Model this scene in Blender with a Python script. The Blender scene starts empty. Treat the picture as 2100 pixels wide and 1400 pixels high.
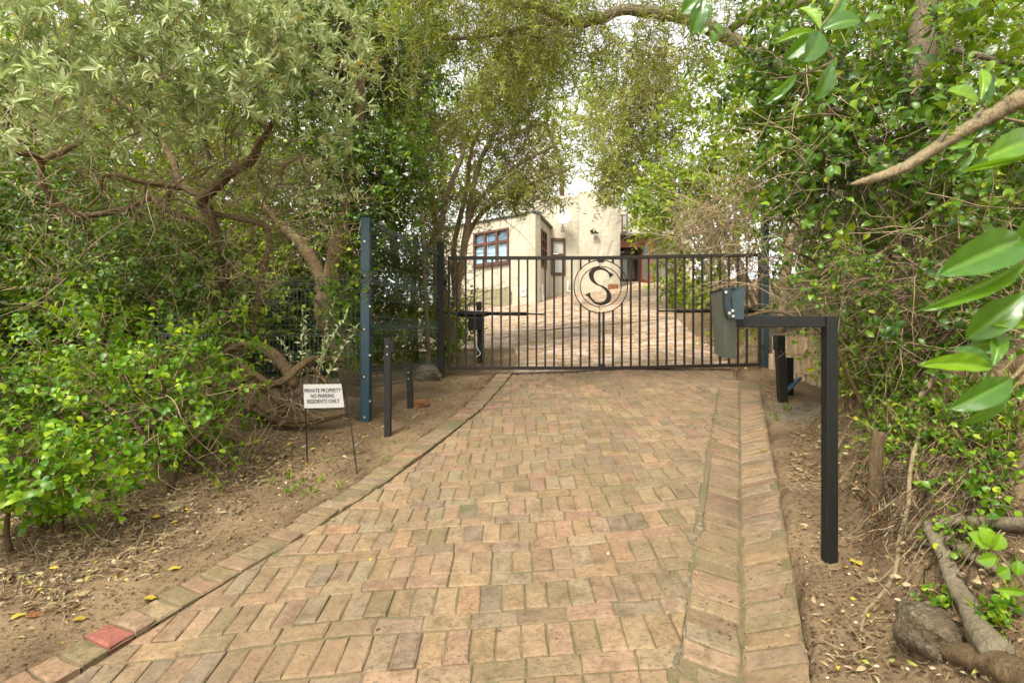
import bpy, math, random
import numpy as np
from mathutils import Vector, Matrix

random.seed(7)
RNG = np.random.default_rng(11)
S = bpy.context.scene
COL = S.collection

# ------------------------------------------------------------------ camera
FPX, CZ = 1120.0, 1.67
cam_d = bpy.data.cameras.new('camera')
cam = bpy.data.objects.new('camera', cam_d)
COL.objects.link(cam)
cam_d.sensor_width = 36.0
cam_d.lens = 36.0 * FPX / 2100.0
cam_d.clip_start = 0.05
cam_d.clip_end = 500
cam_d.dof.use_dof = True
cam_d.dof.focus_distance = 5.5
cam_d.dof.aperture_fstop = 6.3
cam.location = (0, 0, CZ)
cam.rotation_euler = (math.radians(90), 0, 0)
S.camera = cam

# ------------------------------------------------------------------ sky and sun (bright overcast)
SUN_EL, SUN_ROT = math.radians(52), math.radians(-152)
world = bpy.data.worlds.new('World')
S.world = world
world.use_nodes = True
wn = world.node_tree
wn.nodes.clear()
sky = wn.nodes.new('ShaderNodeTexSky')
sky.sky_type = 'NISHITA'
sky.sun_disc = False
sky.sun_elevation = SUN_EL
sky.sun_rotation = SUN_ROT
sky.air_density = 1.0
sky.dust_density = 3.0
hsv = wn.nodes.new('ShaderNodeHueSaturation')
hsv.inputs['Saturation'].default_value = 0.16
bg = wn.nodes.new('ShaderNodeBackground')
bg.inputs['Strength'].default_value = 0.15
wo = wn.nodes.new('ShaderNodeOutputWorld')
wn.links.new(sky.outputs[0], hsv.inputs['Color'])
tint = wn.nodes.new('ShaderNodeMix'); tint.data_type = 'RGBA'; tint.blend_type = 'MULTIPLY'; tint.inputs[0].default_value = 1.0
tint.inputs[7].default_value = (1.0, .97, .89, 1)   # warm white cloud cover
wn.links.new(hsv.outputs[0], tint.inputs[6]); wn.links.new(tint.outputs[2], bg.inputs['Color'])
wn.links.new(bg.outputs[0], wo.inputs['Surface'])

sun_d = bpy.data.lights.new('sun', 'SUN')
sun_d.energy = 1.5
sun_d.angle = math.radians(12)
sun_d.color = (1.0, 0.94, 0.82)
sun = bpy.data.objects.new('sun', sun_d)
COL.objects.link(sun)
# direction TO the sun: sky rotation 0 is +Y, positive rotation turns towards +X
sd = Vector((math.sin(SUN_ROT) * math.cos(SUN_EL), math.cos(SUN_ROT) * math.cos(SUN_EL), math.sin(SUN_EL)))
sun.rotation_euler = sd.to_track_quat('Z', 'Y').to_euler()
sun.location = (-4, -6, 14)

S.view_settings.view_transform = 'Standard'
S.view_settings.look = 'None'
S.view_settings.gamma = 1.0
S.view_settings.use_curve_mapping = False
S.view_settings.exposure = 1.70
S.render.engine = 'CYCLES'
S.cycles.max_bounces = 7
S.cycles.diffuse_bounces = 3
S.cycles.transmission_bounces = 4
S.cycles.glossy_bounces = 3
S.cycles.use_denoising = True

# ------------------------------------------------------------------ ground shape
def sstep(a, b, x):
    t = np.clip((x - a) / (b - a), 0, 1)
    return t * t * (3 - 2 * t)

def Gz(X, Y):
    """height of the paved surface"""
    X = np.asarray(X, float); Y = np.asarray(Y, float)
    base = np.where(Y < 8.4, 0.14 * Y, 1.176 + 0.155 * (np.minimum(Y, 26) - 8.4))
    c = np.interp(Y, [2.5, 8.3, 15], [0.09, 0.04, 0.12])
    hi = np.interp(Y, [8.5, 15], [1.8, 6.0])
    return base + c * np.clip(X, -3.5, hi)

def W(px, py, Y):
    """a point seen at pixel px, py (2100 x 1400) that stands Y metres ahead"""
    return Vector(((px - 1050) / FPX * Y, Y, CZ - (py - 700) / FPX * Y))

def hit(px, py, fn, lo=0.6, hi=40):
    for _ in range(60):
        m = 0.5 * (lo + hi)
        if float(fn((px - 1050) / FPX * m, m)) > CZ - (py - 700) / FPX * m: hi = m
        else: lo = m
    m = 0.5 * (lo + hi)
    return ((px - 1050) / FPX * m, m)

KL = [hit(*p, Gz) for p in ((290, 1300), (650, 1085), (800, 985), (920, 893), (984, 844), (1033, 790), (1055, 760))]
_k0 = np.array(KL[0]); _kd = np.array(KL[0]) - np.array(KL[1]); _kd /= -_kd[1]
KL = [tuple(_k0 + _kd * (_k0[1] - 0.7))] + KL
KL += [(0.10, 9.4), (0.02, 10.7)]
KLX = np.array([p[0] for p in KL]); KLY = np.array([p[1] for p in KL])
def Lx(Y): return np.interp(Y, KLY, KLX)
GV = [hit(*p, Gz) for p in ((1522, 1400), (1545, 1150), (1542, 925), (1517, 840))]   # bottom line of the gutter
gv0, gv1 = np.array(GV[0]), np.array(GV[-1])
GD = (gv1 - gv0) / np.linalg.norm(gv1 - gv0)
GN = np.array((GD[1], -GD[0]))                                                     # towards the bank
GW = 0.235
GEND = np.linalg.norm(gv1 - gv0) + 1.75
def Vx(Y): return gv0[0] + (np.asarray(Y) - gv0[1]) * GD[0] / GD[1]
def Rx(Y):                      # right edge of the drive (left edge of the gutter)
    return np.where(np.asarray(Y) < 6.6, Vx(Y) - GW / GD[1], np.interp(Y, [6.6, 7.1, 7.2, 8.5], [Vx(6.6) - GW / GD[1], Vx(7.1) - GW / GD[1], 2.95, 3.45]))
def Ex(Y):                      # right edge of the gutter
    return np.where(np.asarray(Y) < 6.6, Vx(Y) + GW / GD[1], np.interp(Y, [6.6, 7.1, 8.5], [Vx(6.6) + GW / GD[1], Vx(7.1) + GW / GD[1], 3.5]))

def vnoise(x, y, k=1.0, seed=0):
    r = np.random.default_rng(100 + seed)
    out = 0
    for i in range(7):
        a = r.uniform(0, 6.28); f = k * r.uniform(0.6, 1.8); p = r.uniform(0, 6.28)
        out = out + np.sin((x * math.cos(a) + y * math.sin(a)) * f + p)
    return out / 7

def Tz(X, Y):
    """height of the bare ground"""
    X = np.asarray(X, float); Y = np.asarray(Y, float)
    z = Gz(X, Y) + 0.02
    z = z + 0.02 * vnoise(X, Y, 4, 1) + 0.009 * vnoise(X, Y, 17, 2)
    d = X - Ex(Y)
    near = 1 - sstep(5.0, 5.9, Y)
    bank = 1.1 * np.clip(d - 0.33, 0, .8) + .4 * np.clip(d - 1.13, 0, 2) + 0.06 * np.clip(d, 0, .42) + 0.10 * vnoise(X, Y, 3.2, 5) * sstep(.4, 1.0, d)
    z = z + near * bank
    behind = (1 - near) * np.where(Y < 8.6, sstep(3.98, 4.03, X) * (1.70 - Gz(X, Y)) + 0.35 * np.clip(X - 4.03, 0, 4),
                                   0.40 * np.clip(X - 3.7, 0, 4) * (1 - sstep(11, 15, Y)))
    z = z + behind
    z = z + 0.10 * np.clip(Lx(np.minimum(Y, 10)) - 1.3 - X, 0, 4) * (1 - sstep(8, 10, Y))
    wv = 0.025 * np.sin(Y * 5.3) + 0.02 * np.sin(Y * 11.7 + 1)
    front = sstep(0.0, 0.06, X - (Lx(Y) - 0.275 + wv)) * sstep(0.0, 0.07, (Ex(Y) + 0.045 + wv) - X) * (Y < 8.6)
    rear = sstep(0.0, 0.1, X - np.where(Y < 10.75, Lx(Y), -9.0)) * sstep(0.0, 0.1, R2(Y) - X) * (Y >= 8.6) * (1 - sstep(25, 26, Y))
    gut = np.clip(1 - np.abs(X - Vx(Y)) / 0.26, 0, 1) * (Y < 7.0) * 0.06
    return z - 0.115 * np.clip(front + rear, 0, 1) - gut
def R2(Y): return np.interp(Y, [8.4, 12, 18, 25], [3.35, 3.75, 4.9, 7.5])
def TZ(x, y): return float(Tz(x, y))
def on(px, py): 
    x, y = hit(px, py, Tz); return Vector((x, y, TZ(x, y)))

# ------------------------------------------------------------------ materials
def new_mat(name):
    m = bpy.data.materials.new(name); m.use_nodes = True
    nt = m.node_tree; nt.nodes.clear()
    out = nt.nodes.new('ShaderNodeOutputMaterial')
    b = nt.nodes.new('ShaderNodeBsdfPrincipled')
    nt.links.new(b.outputs[0], out.inputs[0])
    return m, nt, b, out

def N(nt, t, **kw):
    n = nt.nodes.new(t)
    for k, v in kw.items():
        if k in n.inputs: n.inputs[k].default_value = v
        else: setattr(n, k, v)
    return n

def ramp(nt, stops, interp='LINEAR'):
    r = nt.nodes.new('ShaderNodeValToRGB'); r.color_ramp.interpolation = interp
    e = r.color_ramp.elements
    while len(e) < len(stops): e.new(0.5)
    for i, (p, c) in enumerate(stops):
        e[i].position = p; e[i].color = (*c, 1) if len(c) == 3 else c
    return r

def coords(nt, scale=(1, 1, 1)):
    g = nt.nodes.new('ShaderNodeNewGeometry')
    mp = nt.nodes.new('ShaderNodeMapping'); mp.inputs['Scale'].default_value = scale
    nt.links.new(g.outputs['Position'], mp.inputs['Vector'])
    return mp.outputs[0]

def noise(nt, vec, scale, detail=4, rough=0.6):
    n = N(nt, 'ShaderNodeTexNoise', Scale=scale, Detail=detail, Roughness=rough)
    nt.links.new(vec, n.inputs['Vector']); return n.outputs['Fac']

def bump(nt, b, h, strength=0.3, dist=0.01):
    n = N(nt, 'ShaderNodeBump', Strength=strength, Distance=dist)
    nt.links.new(h, n.inputs['Height']); nt.links.new(n.outputs[0], b.inputs['Normal'])

def mixc(nt, fac, a, b, mode='MIX'):
    n = nt.nodes.new('ShaderNodeMix'); n.data_type = 'RGBA'; n.blend_type = mode
    for sock, v in ((n.inputs[0], fac), (n.inputs[6], a), (n.inputs[7], b)):
        if hasattr(v, 'links'): nt.links.new(v, sock)
        elif isinstance(v, tuple): sock.default_value = (*v, 1) if len(v) == 3 else v
        else: sock.default_value = v
    return n.outputs[2]

def plain(name, col, rough=0.5, metal=0.0, var=0.25, nscale=30, bmp=0.1, spec=0.5):
    m, nt, b, o = new_mat(name)
    v = coords(nt)
    n = noise(nt, v, nscale, 5)
    r = ramp(nt, [(0.3, tuple(c * (1 - var) for c in col)), (0.7, tuple(min(1, c * (1 + var)) for c in col))])
    nt.links.new(n, r.inputs[0]); nt.links.new(r.outputs[0], b.inputs['Base Color'])
    b.inputs['Roughness'].default_value = rough; b.inputs['Metallic'].default_value = metal
    b.inputs['Specular IOR Level'].default_value = spec
    if bmp: bump(nt, b, n, bmp, 0.004)
    return m

def leaf_mat(name, stops, rough=0.42, trans=0.35, spec=0.5, tcol=(0.30, 0.42, 0.03)):
    m, nt, b, out = new_mat(name)
    a = nt.nodes.new('ShaderNodeAttribute'); a.attribute_name = 'tone'
    r = ramp(nt, stops)
    nt.links.new(a.outputs['Fac'], r.inputs[0])
    v = coords(nt)
    n = noise(nt, v, 60, 3)
    c2 = mixc(nt, 0.35, r.outputs[0], n, 'OVERLAY')
    nt.links.new(c2, b.inputs['Base Color'])
    b.inputs['Roughness'].default_value = rough
    b.inputs['Specular IOR Level'].default_value = spec
    t = nt.nodes.new('ShaderNodeBsdfTranslucent')
    tc = mixc(nt, 0.45, c2, tcol)
    nt.links.new(tc, t.inputs['Color'])
    ms = nt.nodes.new('ShaderNodeMixShader'); ms.inputs[0].default_value = trans
    nt.links.new(b.outputs[0], ms.inputs[1]); nt.links.new(t.outputs[0], ms.inputs[2])
    nt.links.new(ms.outputs[0], out.inputs[0])
    return m

YEL = (0.50, 0.27, 0.02)
M = {}
M['leaf_silver'] = leaf_mat('silver_green_leaf', [(0, (.17, .23, .07)), (.5, (.41, .48, .215)), (.95, (.62, .67, .39)), (.972, (.45, .36, .04)), (1, YEL)], .5, .30, .3, tcol=(.46, .58, .16))
M['leaf_bright'] = leaf_mat('bright_green_leaf', [(0, (.03, .095, .004)), (.5, (.092, .205, .007)), (.9, (.24, .36, .014)), (1, (.34, .38, .015))], .36, .36, .3, tcol=(.38, .55, .01))
M['leaf_dark'] = leaf_mat('dark_green_leaf', [(0, (.018, .055, .004)), (.6, (.065, .14, .008)), (.93, (.15, .25, .014)), (1, (.30, .33, .02))], .34, .26, .35, tcol=(.32, .46, .01))
M['leaf_olive'] = leaf_mat('olive_leaf', [(0, (.065, .09, .008)), (.5, (.20, .245, .03)), (.95, (.38, .42, .10)), (1, (.42, .33, .03))], .45, .38, .3, tcol=(.52, .62, .03))
M['leaf_hedge'] = leaf_mat('hedge_leaf', [(0, (.055, .115, .005)), (.5, (.165, .26, .010)), (.95, (.30, .38, .025)), (1, (.40, .40, .02))], .42, .36, .25, tcol=(.44, .55, .01))
M['leaf_near'] = leaf_mat('glossy_near_leaf', [(0, (.014, .06, .014)), (.5, (.07, .18, .014)), (1, (.20, .35, .014))], .3, .42, .6, tcol=(.30, .52, .01))
M['leaf_dry'] = leaf_mat('dry_leaf', [(0, (.07, .04, .018)), (.35, (.15, .095, .042)), (.75, (.27, .20, .10)), (.92, (.36, .30, .18)), (.96, (.25, .27, .05)), (1, (.52, .32, .02))], .7, .1, .25, (.4, .25, .08))
M['leaf_yellow'] = leaf_mat('yellow_leaf', [(0, (.26, .17, .025)), (1, (.42, .34, .05))], .5, .2, .3)

def bark(name, c0, c1, c2, scale=1.0):
    m, nt, b, o = new_mat(name)
    v = coords(nt, (9 * scale, 9 * scale, 3 * scale))
    n1 = noise(nt, v, 5, 6, .7); n2 = noise(nt, coords(nt), 3.0 * scale, 3)
    r = ramp(nt, [(.25, c0), (.5, c1), (.75, c2)])
    nt.links.new(n1, r.inputs[0])
    nt.links.new(mixc(nt, n2, r.outputs[0], (c1[0] * .75, c1[1] * .78, c1[2] * .7), 'MIX'), b.inputs['Base Color'])
    b.inputs['Roughness'].default_value = .85; b.inputs['Specular IOR Level'].default_value = .2
    bump(nt, b, n1, 1.0, .035)
    return m
M['bark_brown'] = bark('brown_bark', (.05, .034, .018), (.12, .080, .042), (.24, .17, .10))
M['bark_pale'] = bark('pale_bark', (.15, .11, .06), (.34, .26, .155), (.50, .40, .26))
M['bark_grey'] = bark('weathered_grey_bark', (.09, .068, .04), (.28, .23, .155), (.46, .39, .29), 1.5)
M['bark_gnarled'] = bark('gnarled_bark', (.055, .034, .016), (.20, .135, .072), (.40, .30, .185), 1.6)
M['debris'] = leaf_mat('dark_debris', [(0, (.03, .018, .01)), (.6, (.085, .052, .028)), (1, (.16, .11, .06))], .8, .05, .2, (.1, .06, .03))
M['twig'] = plain('twig_bark', (.23, .165, .095), .8, 0, .45, 12, 0)
M['twig_dry'] = plain('dry_twig_bark', (.30, .22, .125), .8, 0, .4, 12, 0)
M['twig_dark'] = plain('dark_twig_bark', (.09, .06, .035), .8, 0, .4, 12, 0)

def soil_mat():
    m, nt, b, o = new_mat('sandy_soil')
    v = coords(nt)
    n1 = noise(nt, v, 1.6, 4); n2 = noise(nt, v, 28, 6, .75); n3 = noise(nt, v, 140, 2, .6)
    r1 = ramp(nt, [(.35, (.13, .088, .049)), (.62, (.235, .165, .095))])
    nt.links.new(n1, r1.inputs[0])
    r2 = ramp(nt, [(.36, (.42, .40, .36)), (.5, (1, 1, 1)), (.68, (1.08, 1.06, 1.02))])
    nt.links.new(n2, r2.inputs[0])
    c = mixc(nt, .85, r1.outputs[0], r2.outputs[0], 'MULTIPLY')
    r3 = ramp(nt, [(.68, (0, 0, 0)), (.74, (1, 1, 1))]); nt.links.new(n3, r3.inputs[0])
    c = mixc(nt, r3.outputs[0], c, (.42, .34, .22))
    nt.links.new(c, b.inputs['Base Color'])
    b.inputs['Roughness'].default_value = .95; b.inputs['Specular IOR Level'].default_value = .15
    bump(nt, b, n2, .9, .035)
    return m
M['soil'] = soil_mat()

def joint_mat():
    m, nt, b, o = new_mat('joint_sand')
    v = coords(nt)
    n1 = noise(nt, v, 2.2, 4); n2 = noise(nt, v, 60, 4)
    r = ramp(nt, [(.38, (.125, .09, .05)), (.56, (.095, .082, .035)), (.7, (.068, .064, .022))])
    nt.links.new(n1, r.inputs[0])
    nt.links.new(mixc(nt, .5, r.outputs[0], n2, 'OVERLAY'), b.inputs['Base Color'])
    b.inputs['Roughness'].default_value = .95
    bump(nt, b, n2, .8, .01)
    return m
M['joint'] = joint_mat()
M['joint_pale'] = plain('pale_joint_sand', (.25, .19, .135), .95, 0, .35, 20, .2)

def brick_mat():
    m, nt, b, o = new_mat('worn_clay_brick')
    a = nt.nodes.new('ShaderNodeVertexColor'); a.layer_name = 'Col'
    v = coords(nt)
    n1 = noise(nt, v, 9, 5, .65); n2 = noise(nt, v, 34, 6, .75); n4 = noise(nt, v, 1.1, 3)
    n3 = noise(nt, coords(nt, (46, 90, 46)), 1.0, 3, .6)
    r1 = ramp(nt, [(.28, (.62, .60, .56)), (.5, (1, 1, 1)), (.75, (1.22, 1.2, 1.15))]); nt.links.new(n1, r1.inputs[0])
    c = mixc(nt, 1.0, a.outputs[0], r1.outputs[0], 'MULTIPLY')
    r2 = ramp(nt, [(.3, (.58, .56, .54)), (.52, (1.02, 1.01, 1.0)), (.75, (1.28, 1.26, 1.2))]); nt.links.new(n2, r2.inputs[0])
    c = mixc(nt, .8, c, r2.outputs[0], 'MULTIPLY')
    rp = ramp(nt, [(.56, (0, 0, 0)), (.66, (.8, .8, .8))]); nt.links.new(n3, rp.inputs[0])
    c = mixc(nt, rp.outputs[0], c, (.075, .052, .034))                      # pits
    rm = ramp(nt, [(.44, (0, 0, 0)), (.75, (.55, .55, .55))]); nt.links.new(n4, rm.inputs[0])
    c = mixc(nt, rm.outputs[0], c, (.125, .092, .052))                        # mossy dirt
    nt.links.new(c, b.inputs['Base Color'])
    b.inputs['Roughness'].default_value = .82; b.inputs['Specular IOR Level'].default_value = .25
    mx = N(nt, 'ShaderNodeMath', operation='ADD'); nt.links.new(n2, mx.inputs[0]); nt.links.new(n1, mx.inputs[1])
    bump(nt, b, mx.outputs[0], .7, .009)
    return m
M['brick'] = brick_mat()
M['gate_steel'] = plain('bronze_painted_steel', (.022, .017, .012), .55, 0, .3, 40, .15, .25)
M['black_steel'] = plain('black_painted_steel', (.007, .0075, .006), .55, 0, .4, 60, .2, .3)
M['dark_steel'] = plain('dark_brown_steel', (.014, .011, .009), .6, 0, .4, 50, .25, .3)
M['blue_steel'] = plain('blue_green_post_paint', (.007, .040, .060), .36, 0, .25, 25, .1)
M['blue_grey'] = plain('blue_grey_steel', (.016, .033, .037), .45, 0, .3, 40, .15)
M['fence_wire'] = plain('dark_green_wire', (.065, .088, .078), .4, 0, .2, 30, 0)
M['bolt'] = plain('zinc_bolt', (.5, .48, .44), .35, .8, .2, 40, 0)
M['box_grey'] = plain('speckled_grey_paint', (.062, .064, .048), .55, 0, .30, 180, .25)
M['sign_white'] = plain('sign_board', (.265, .255, .24), .45, 0, .05, 8, 0)
M['ink'] = plain('black_lettering', (.015, .015, .015), .5, 0, .05, 8, 0)
M['concrete'] = plain('tan_concrete_block', (.37, .265, .16), .9, 0, .28, 22, .5)
M['mortar'] = plain('grey_mortar', (.12, .098, .062), .95, 0, .4, 25, .9)
M['plastic_blue'] = plain('blue_pipe', (.02, .10, .22), .3, 0, .2, 30, 0)
M['plastic_white'] = plain('white_plastic', (.72, .69, .62), .4, 0, .08, 20, 0)
def rock_mat(name, c0, c1, c2):
    m, nt, b, o = new_mat(name)
    v = coords(nt)
    n1 = noise(nt, v, 9, 6, .7); n2 = noise(nt, v, 70, 5, .7); n3 = noise(nt, v, 22, 4, .6)
    r = ramp(nt, [(.32, c0), (.52, c1), (.72, c2)]); nt.links.new(n1, r.inputs[0])
    r2 = ramp(nt, [(.35, (.45, .43, .40)), (.55, (1, 1, 1)), (.72, (1.35, 1.33, 1.28))]); nt.links.new(n2, r2.inputs[0])
    c = mixc(nt, .9, r.outputs[0], r2.outputs[0], 'MULTIPLY')
    r3 = ramp(nt, [(.60, (0, 0, 0)), (.66, (.7, .7, .7))]); nt.links.new(n3, r3.inputs[0])
    c = mixc(nt, r3.outputs[0], c, (.30, .27, .20))
    nt.links.new(c, b.inputs['Base Color']); b.inputs['Roughness'].default_value = .95; b.inputs['Specular IOR Level'].default_value = .15
    mx = N(nt, 'ShaderNodeMath', operation='ADD'); nt.links.new(n2, mx.inputs[0]); nt.links.new(n1, mx.inputs[1])
    bump(nt, b, mx.outputs[0], 1.0, .03)
    return m
M['rock'] = rock_mat('mottled_stone', (.075, .058, .036), (.17, .132, .085), (.29, .235, .16))
M['rock_red'] = rock_mat('terracotta_stone', (.14, .06, .025), (.27, .12, .05), (.36, .19, .09))
M['white_chip'] = plain('pale_chip', (.42, .36, .27), .7, 0, .1, 20, 0)

def stucco():
    m, nt, b, o = new_mat('cream_stucco')
    v = coords(nt)
    n1 = noise(nt, v, 1.1, 4); n2 = noise(nt, v, 6, 5)
    r = ramp(nt, [(.3, (.385, .345, .262)), (.7, (.465, .425, .335))]); nt.links.new(n1, r.inputs[0])
    nt.links.new(r.outputs[0], b.inputs['Base Color'])
    b.inputs['Roughness'].default_value = .9; b.inputs['Specular IOR Level'].default_value = .2
    bump(nt, b, n2, .6, .06)
    return m
M['stucco'] = stucco()
M['wood_red'] = plain('mahogany_frame', (.085, .028, .018), .45, 0, .3, 12, .1)
M['wood_bright'] = plain('orange_timber', (.22, .055, .022), .5, 0, .25, 12, .1)
M['roof_metal'] = plain('grey_green_sheet_metal', (.065, .085, .082), .45, .1, .2, 8, .1)
M['dish_paint'] = plain('dish_paint', (.47, .455, .43), .5, 0, .05, 8, 0)
M['reed'] = plain('reed_canes', (.30, .255, .15), .8, 0, .4, 25, .2)
M['plaque'] = plain('faded_plaque', (.66, .58, .45), .6, 0, .06, 12, 0)

def glass(name, col, rough=.05):
    m, nt, b, o = new_mat(name)
    b.inputs['Base Color'].default_value = (*col, 1)
    b.inputs['Roughness'].default_value = rough
    b.inputs['Specular IOR Level'].default_value = .5
    b.inputs['Coat Weight'].default_value = .15
    b.inputs['Coat Roughness'].default_value = .03
    return m
M['pane_blue'] = glass('pane_over_blue_blind', (.28, .43, .52))
M['pane_dark'] = glass('dark_blue_pane', (.10, .19, .28))
M['pane_pale'] = glass('pane_over_curtain', (.42, .43, .40))
M['pane_grey'] = glass('grey_green_pane', (.23, .25, .21))
M['curtain'] = plain('white_curtain', (.72, .72, .68), .9, 0, .1, 5, 0)

# ------------------------------------------------------------------ objects and meshes
ORG = {}
def thing(name, label, cat, loc, group=None):
    o = bpy.data.objects.new(name, None); COL.objects.link(o)
    o.empty_display_size = .1
    o.location = loc; ORG[o.name] = np.array(loc, float)
    o['label'] = label; o['category'] = cat
    if group: o['group'] = group
    return o

def tag(o, label, cat, group=None):
    o['label'] = label; o['category'] = cat
    if group: o['group'] = group
    return o

def place(name, me, mat, parent=None, kind=None, origin=None):
    o = bpy.data.objects.new(name, me); COL.objects.link(o)
    if mat is not None and not me.materials: me.materials.append(mat)
    if parent is not None:
        o.parent = parent; ORG[o.name] = ORG[parent.name]
    else:
        ORG[o.name] = np.array(origin if origin is not None else (0, 0, 0), float)
        o.location = ORG[o.name]
    if kind: o['kind'] = kind
    return o

def tri_mesh(name, co, tris, tone=None, smooth=True):
    me = bpy.data.meshes.new(name)
    n, f = len(co), len(tris)
    me.vertices.add(n); me.vertices.foreach_set('co', np.ascontiguousarray(co, np.float32).ravel())
    me.loops.add(f * 3); me.loops.foreach_set('vertex_index', np.ascontiguousarray(tris, np.int32).ravel())
    me.polygons.add(f); me.polygons.foreach_set('loop_start', np.arange(0, f * 3, 3, dtype=np.int32))
    if smooth: me.polygons.foreach_set('use_smooth', np.ones(f, bool))
    if tone is not None:
        a = me.attributes.new('tone', 'FLOAT', 'POINT'); a.data.foreach_set('value', np.ascontiguousarray(tone, np.float32))
    me.update(calc_edges=True)
    return me

class MB:
    """collects shapes in world coordinates, then links them as ONE mesh object"""
    def __init__(s): s.v, s.f, s.c = [], [], []
    def add(s, vs, fs, col=None):
        o = len(s.v); s.v += [tuple(p) for p in vs]; s.f += [tuple(i + o for i in f) for f in fs]
        if col is not None: s.c += [col] * len(vs)
    def frame_box(s, c, ux, uy, uz):
        c, ux, uy, uz = map(Vector, (c, ux, uy, uz))
        vs = [c + a * ux + b * uy + d * uz for a in (-1, 1) for b in (-1, 1) for d in (-1, 1)]
        s.add(vs, [(0, 1, 3, 2), (4, 6, 7, 5), (0, 4, 5, 1), (2, 3, 7, 6), (0, 2, 6, 4), (1, 5, 7, 3)])
    def box(s, lo, hi):
        lo, hi = Vector(lo), Vector(hi); h = (hi - lo) / 2
        s.frame_box((lo + hi) / 2, (h.x, 0, 0), (0, h.y, 0), (0, 0, h.z))
    def bar(s, p, q, w, d, side=(0, 1, 0)):
        p, q = Vector(p), Vector(q); ax = q - p
        sd_ = Vector(side); sd_ = (sd_ - ax.normalized() * sd_.dot(ax.normalized())).normalized()
        o = ax.normalized().cross(sd_)
        s.frame_box((p + q) / 2, ax / 2, o * w / 2, sd_ * d / 2)
    def tube(s, pts, rad, n=8, cap=True, rough=0.0, rng=None):
        pts = [Vector(p) for p in pts]
        if not hasattr(rad, '__len__'): rad = [rad] * len(pts)
        t = (pts[1] - pts[0]).normalized(); ref = Vector((0, 0, 1)) if abs(t.z) < .9 else Vector((1, 0, 0))
        a = t.cross(ref).normalized(); vs = []
        for i, p in enumerate(pts):
            t = (pts[min(i + 1, len(pts) - 1)] - pts[max(i - 1, 0)]).normalized()
            a = (a - t * a.dot(t)).normalized(); b = t.cross(a)
            for k in range(n):
                an = 2 * math.pi * k / n
                r = rad[i] * (1 + (rough * (.7 * rng.uniform(-1, 1) + .7 * math.sin(3 * an + i * .21) + ((.9 * math.sin(6 * an - i * .13) + (1.1 * math.sin(10 * an + i * .22) if n >= 20 else 0)) if n >= 14 else 0)) if rough else 0))
                vs.append(p + a * math.cos(an) * r + b * math.sin(an) * r)
        fs = [(i * n + k, i * n + (k + 1) % n, (i + 1) * n + (k + 1) % n, (i + 1) * n + k) for i in range(len(pts) - 1) for k in range(n)]
        if cap: fs += [tuple(range(n - 1, -1, -1)), tuple((len(pts) - 1) * n + k for k in range(n))]
        s.add(vs, fs)
    def prism(s, outline, off):
        off = Vector(off); n = len(outline); o = [Vector(p) for p in outline]
        s.add(o + [p + off for p in o], [tuple(range(n - 1, -1, -1)), tuple(range(n, 2 * n))] + [(i, (i + 1) % n, n + (i + 1) % n, n + i) for i in range(n)])
    def build(s, name, mat, parent=None, kind=None, origin=None, smooth=False, bevel=0):
        o0 = ORG[parent.name] if parent is not None else np.array(origin if origin is not None else (0, 0, 0), float)
        me = bpy.data.meshes.new(name)
        me.from_pydata([(p[0] - o0[0], p[1] - o0[1], p[2] - o0[2]) for p in s.v], [], s.f)
        if s.c:
            a = me.color_attributes.new('Col', 'FLOAT_COLOR', 'POINT')
            a.data.foreach_set('color', np.array([(*c, 1) for c in s.c], np.float32).ravel())
        if smooth: me.polygons.foreach_set('use_smooth', np.ones(len(me.polygons), bool))
        me.update()
        o = place(name, me, mat, parent, kind, origin)
        if bevel:
            b = o.modifiers.new('bevel', 'BEVEL'); b.width = bevel; b.segments = 2; b.limit_method = 'ANGLE'
        return o

def smooth_path(pts, rads, per=5, jit=0.0, rng=random):
    P = [Vector(p) for p in pts]; out, ro = [], []
    for i in range(len(P) - 1):
        p0, p1, p2, p3 = P[max(i - 1, 0)], P[i], P[i + 1], P[min(i + 2, len(P) - 1)]
        for k in range(per):
            t = k / per
            q = 0.5 * ((2 * p1) + (p2 - p0) * t + (2 * p0 - 5 * p1 + 4 * p2 - p3) * t * t + (3 * p1 - p0 - 3 * p2 + p3) * t ** 3)
            r = rads[i] * (1 - t) + rads[i + 1] * t
            if jit: q = q + Vector((rng.gauss(0, 1), rng.gauss(0, 1), rng.gauss(0, 1))) * r * jit
            out.append(q); ro.append(r)
    out.append(P[-1]); ro.append(rads[-1])
    return out, ro

def limb(mb, pix, Y, rpx, n=9, per=5, jit=.10, rough=.09):
    """pix: (px, py[, dY]) points along the limb, rpx: half widths in pixels"""
    pts, rr = [], []
    for i, p in enumerate(pix):
        y = Y + (p[2] if len(p) > 2 else 0)
        pts.append(W(p[0], p[1], y))
        r = rpx[i] if hasattr(rpx, '__len__') else rpx + 0 * i
        rr.append(r * y / FPX)
    q, r = smooth_path(pts, rr, per, jit)
    mb.tube(q, r, n, True, rough, random)
    return q

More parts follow.
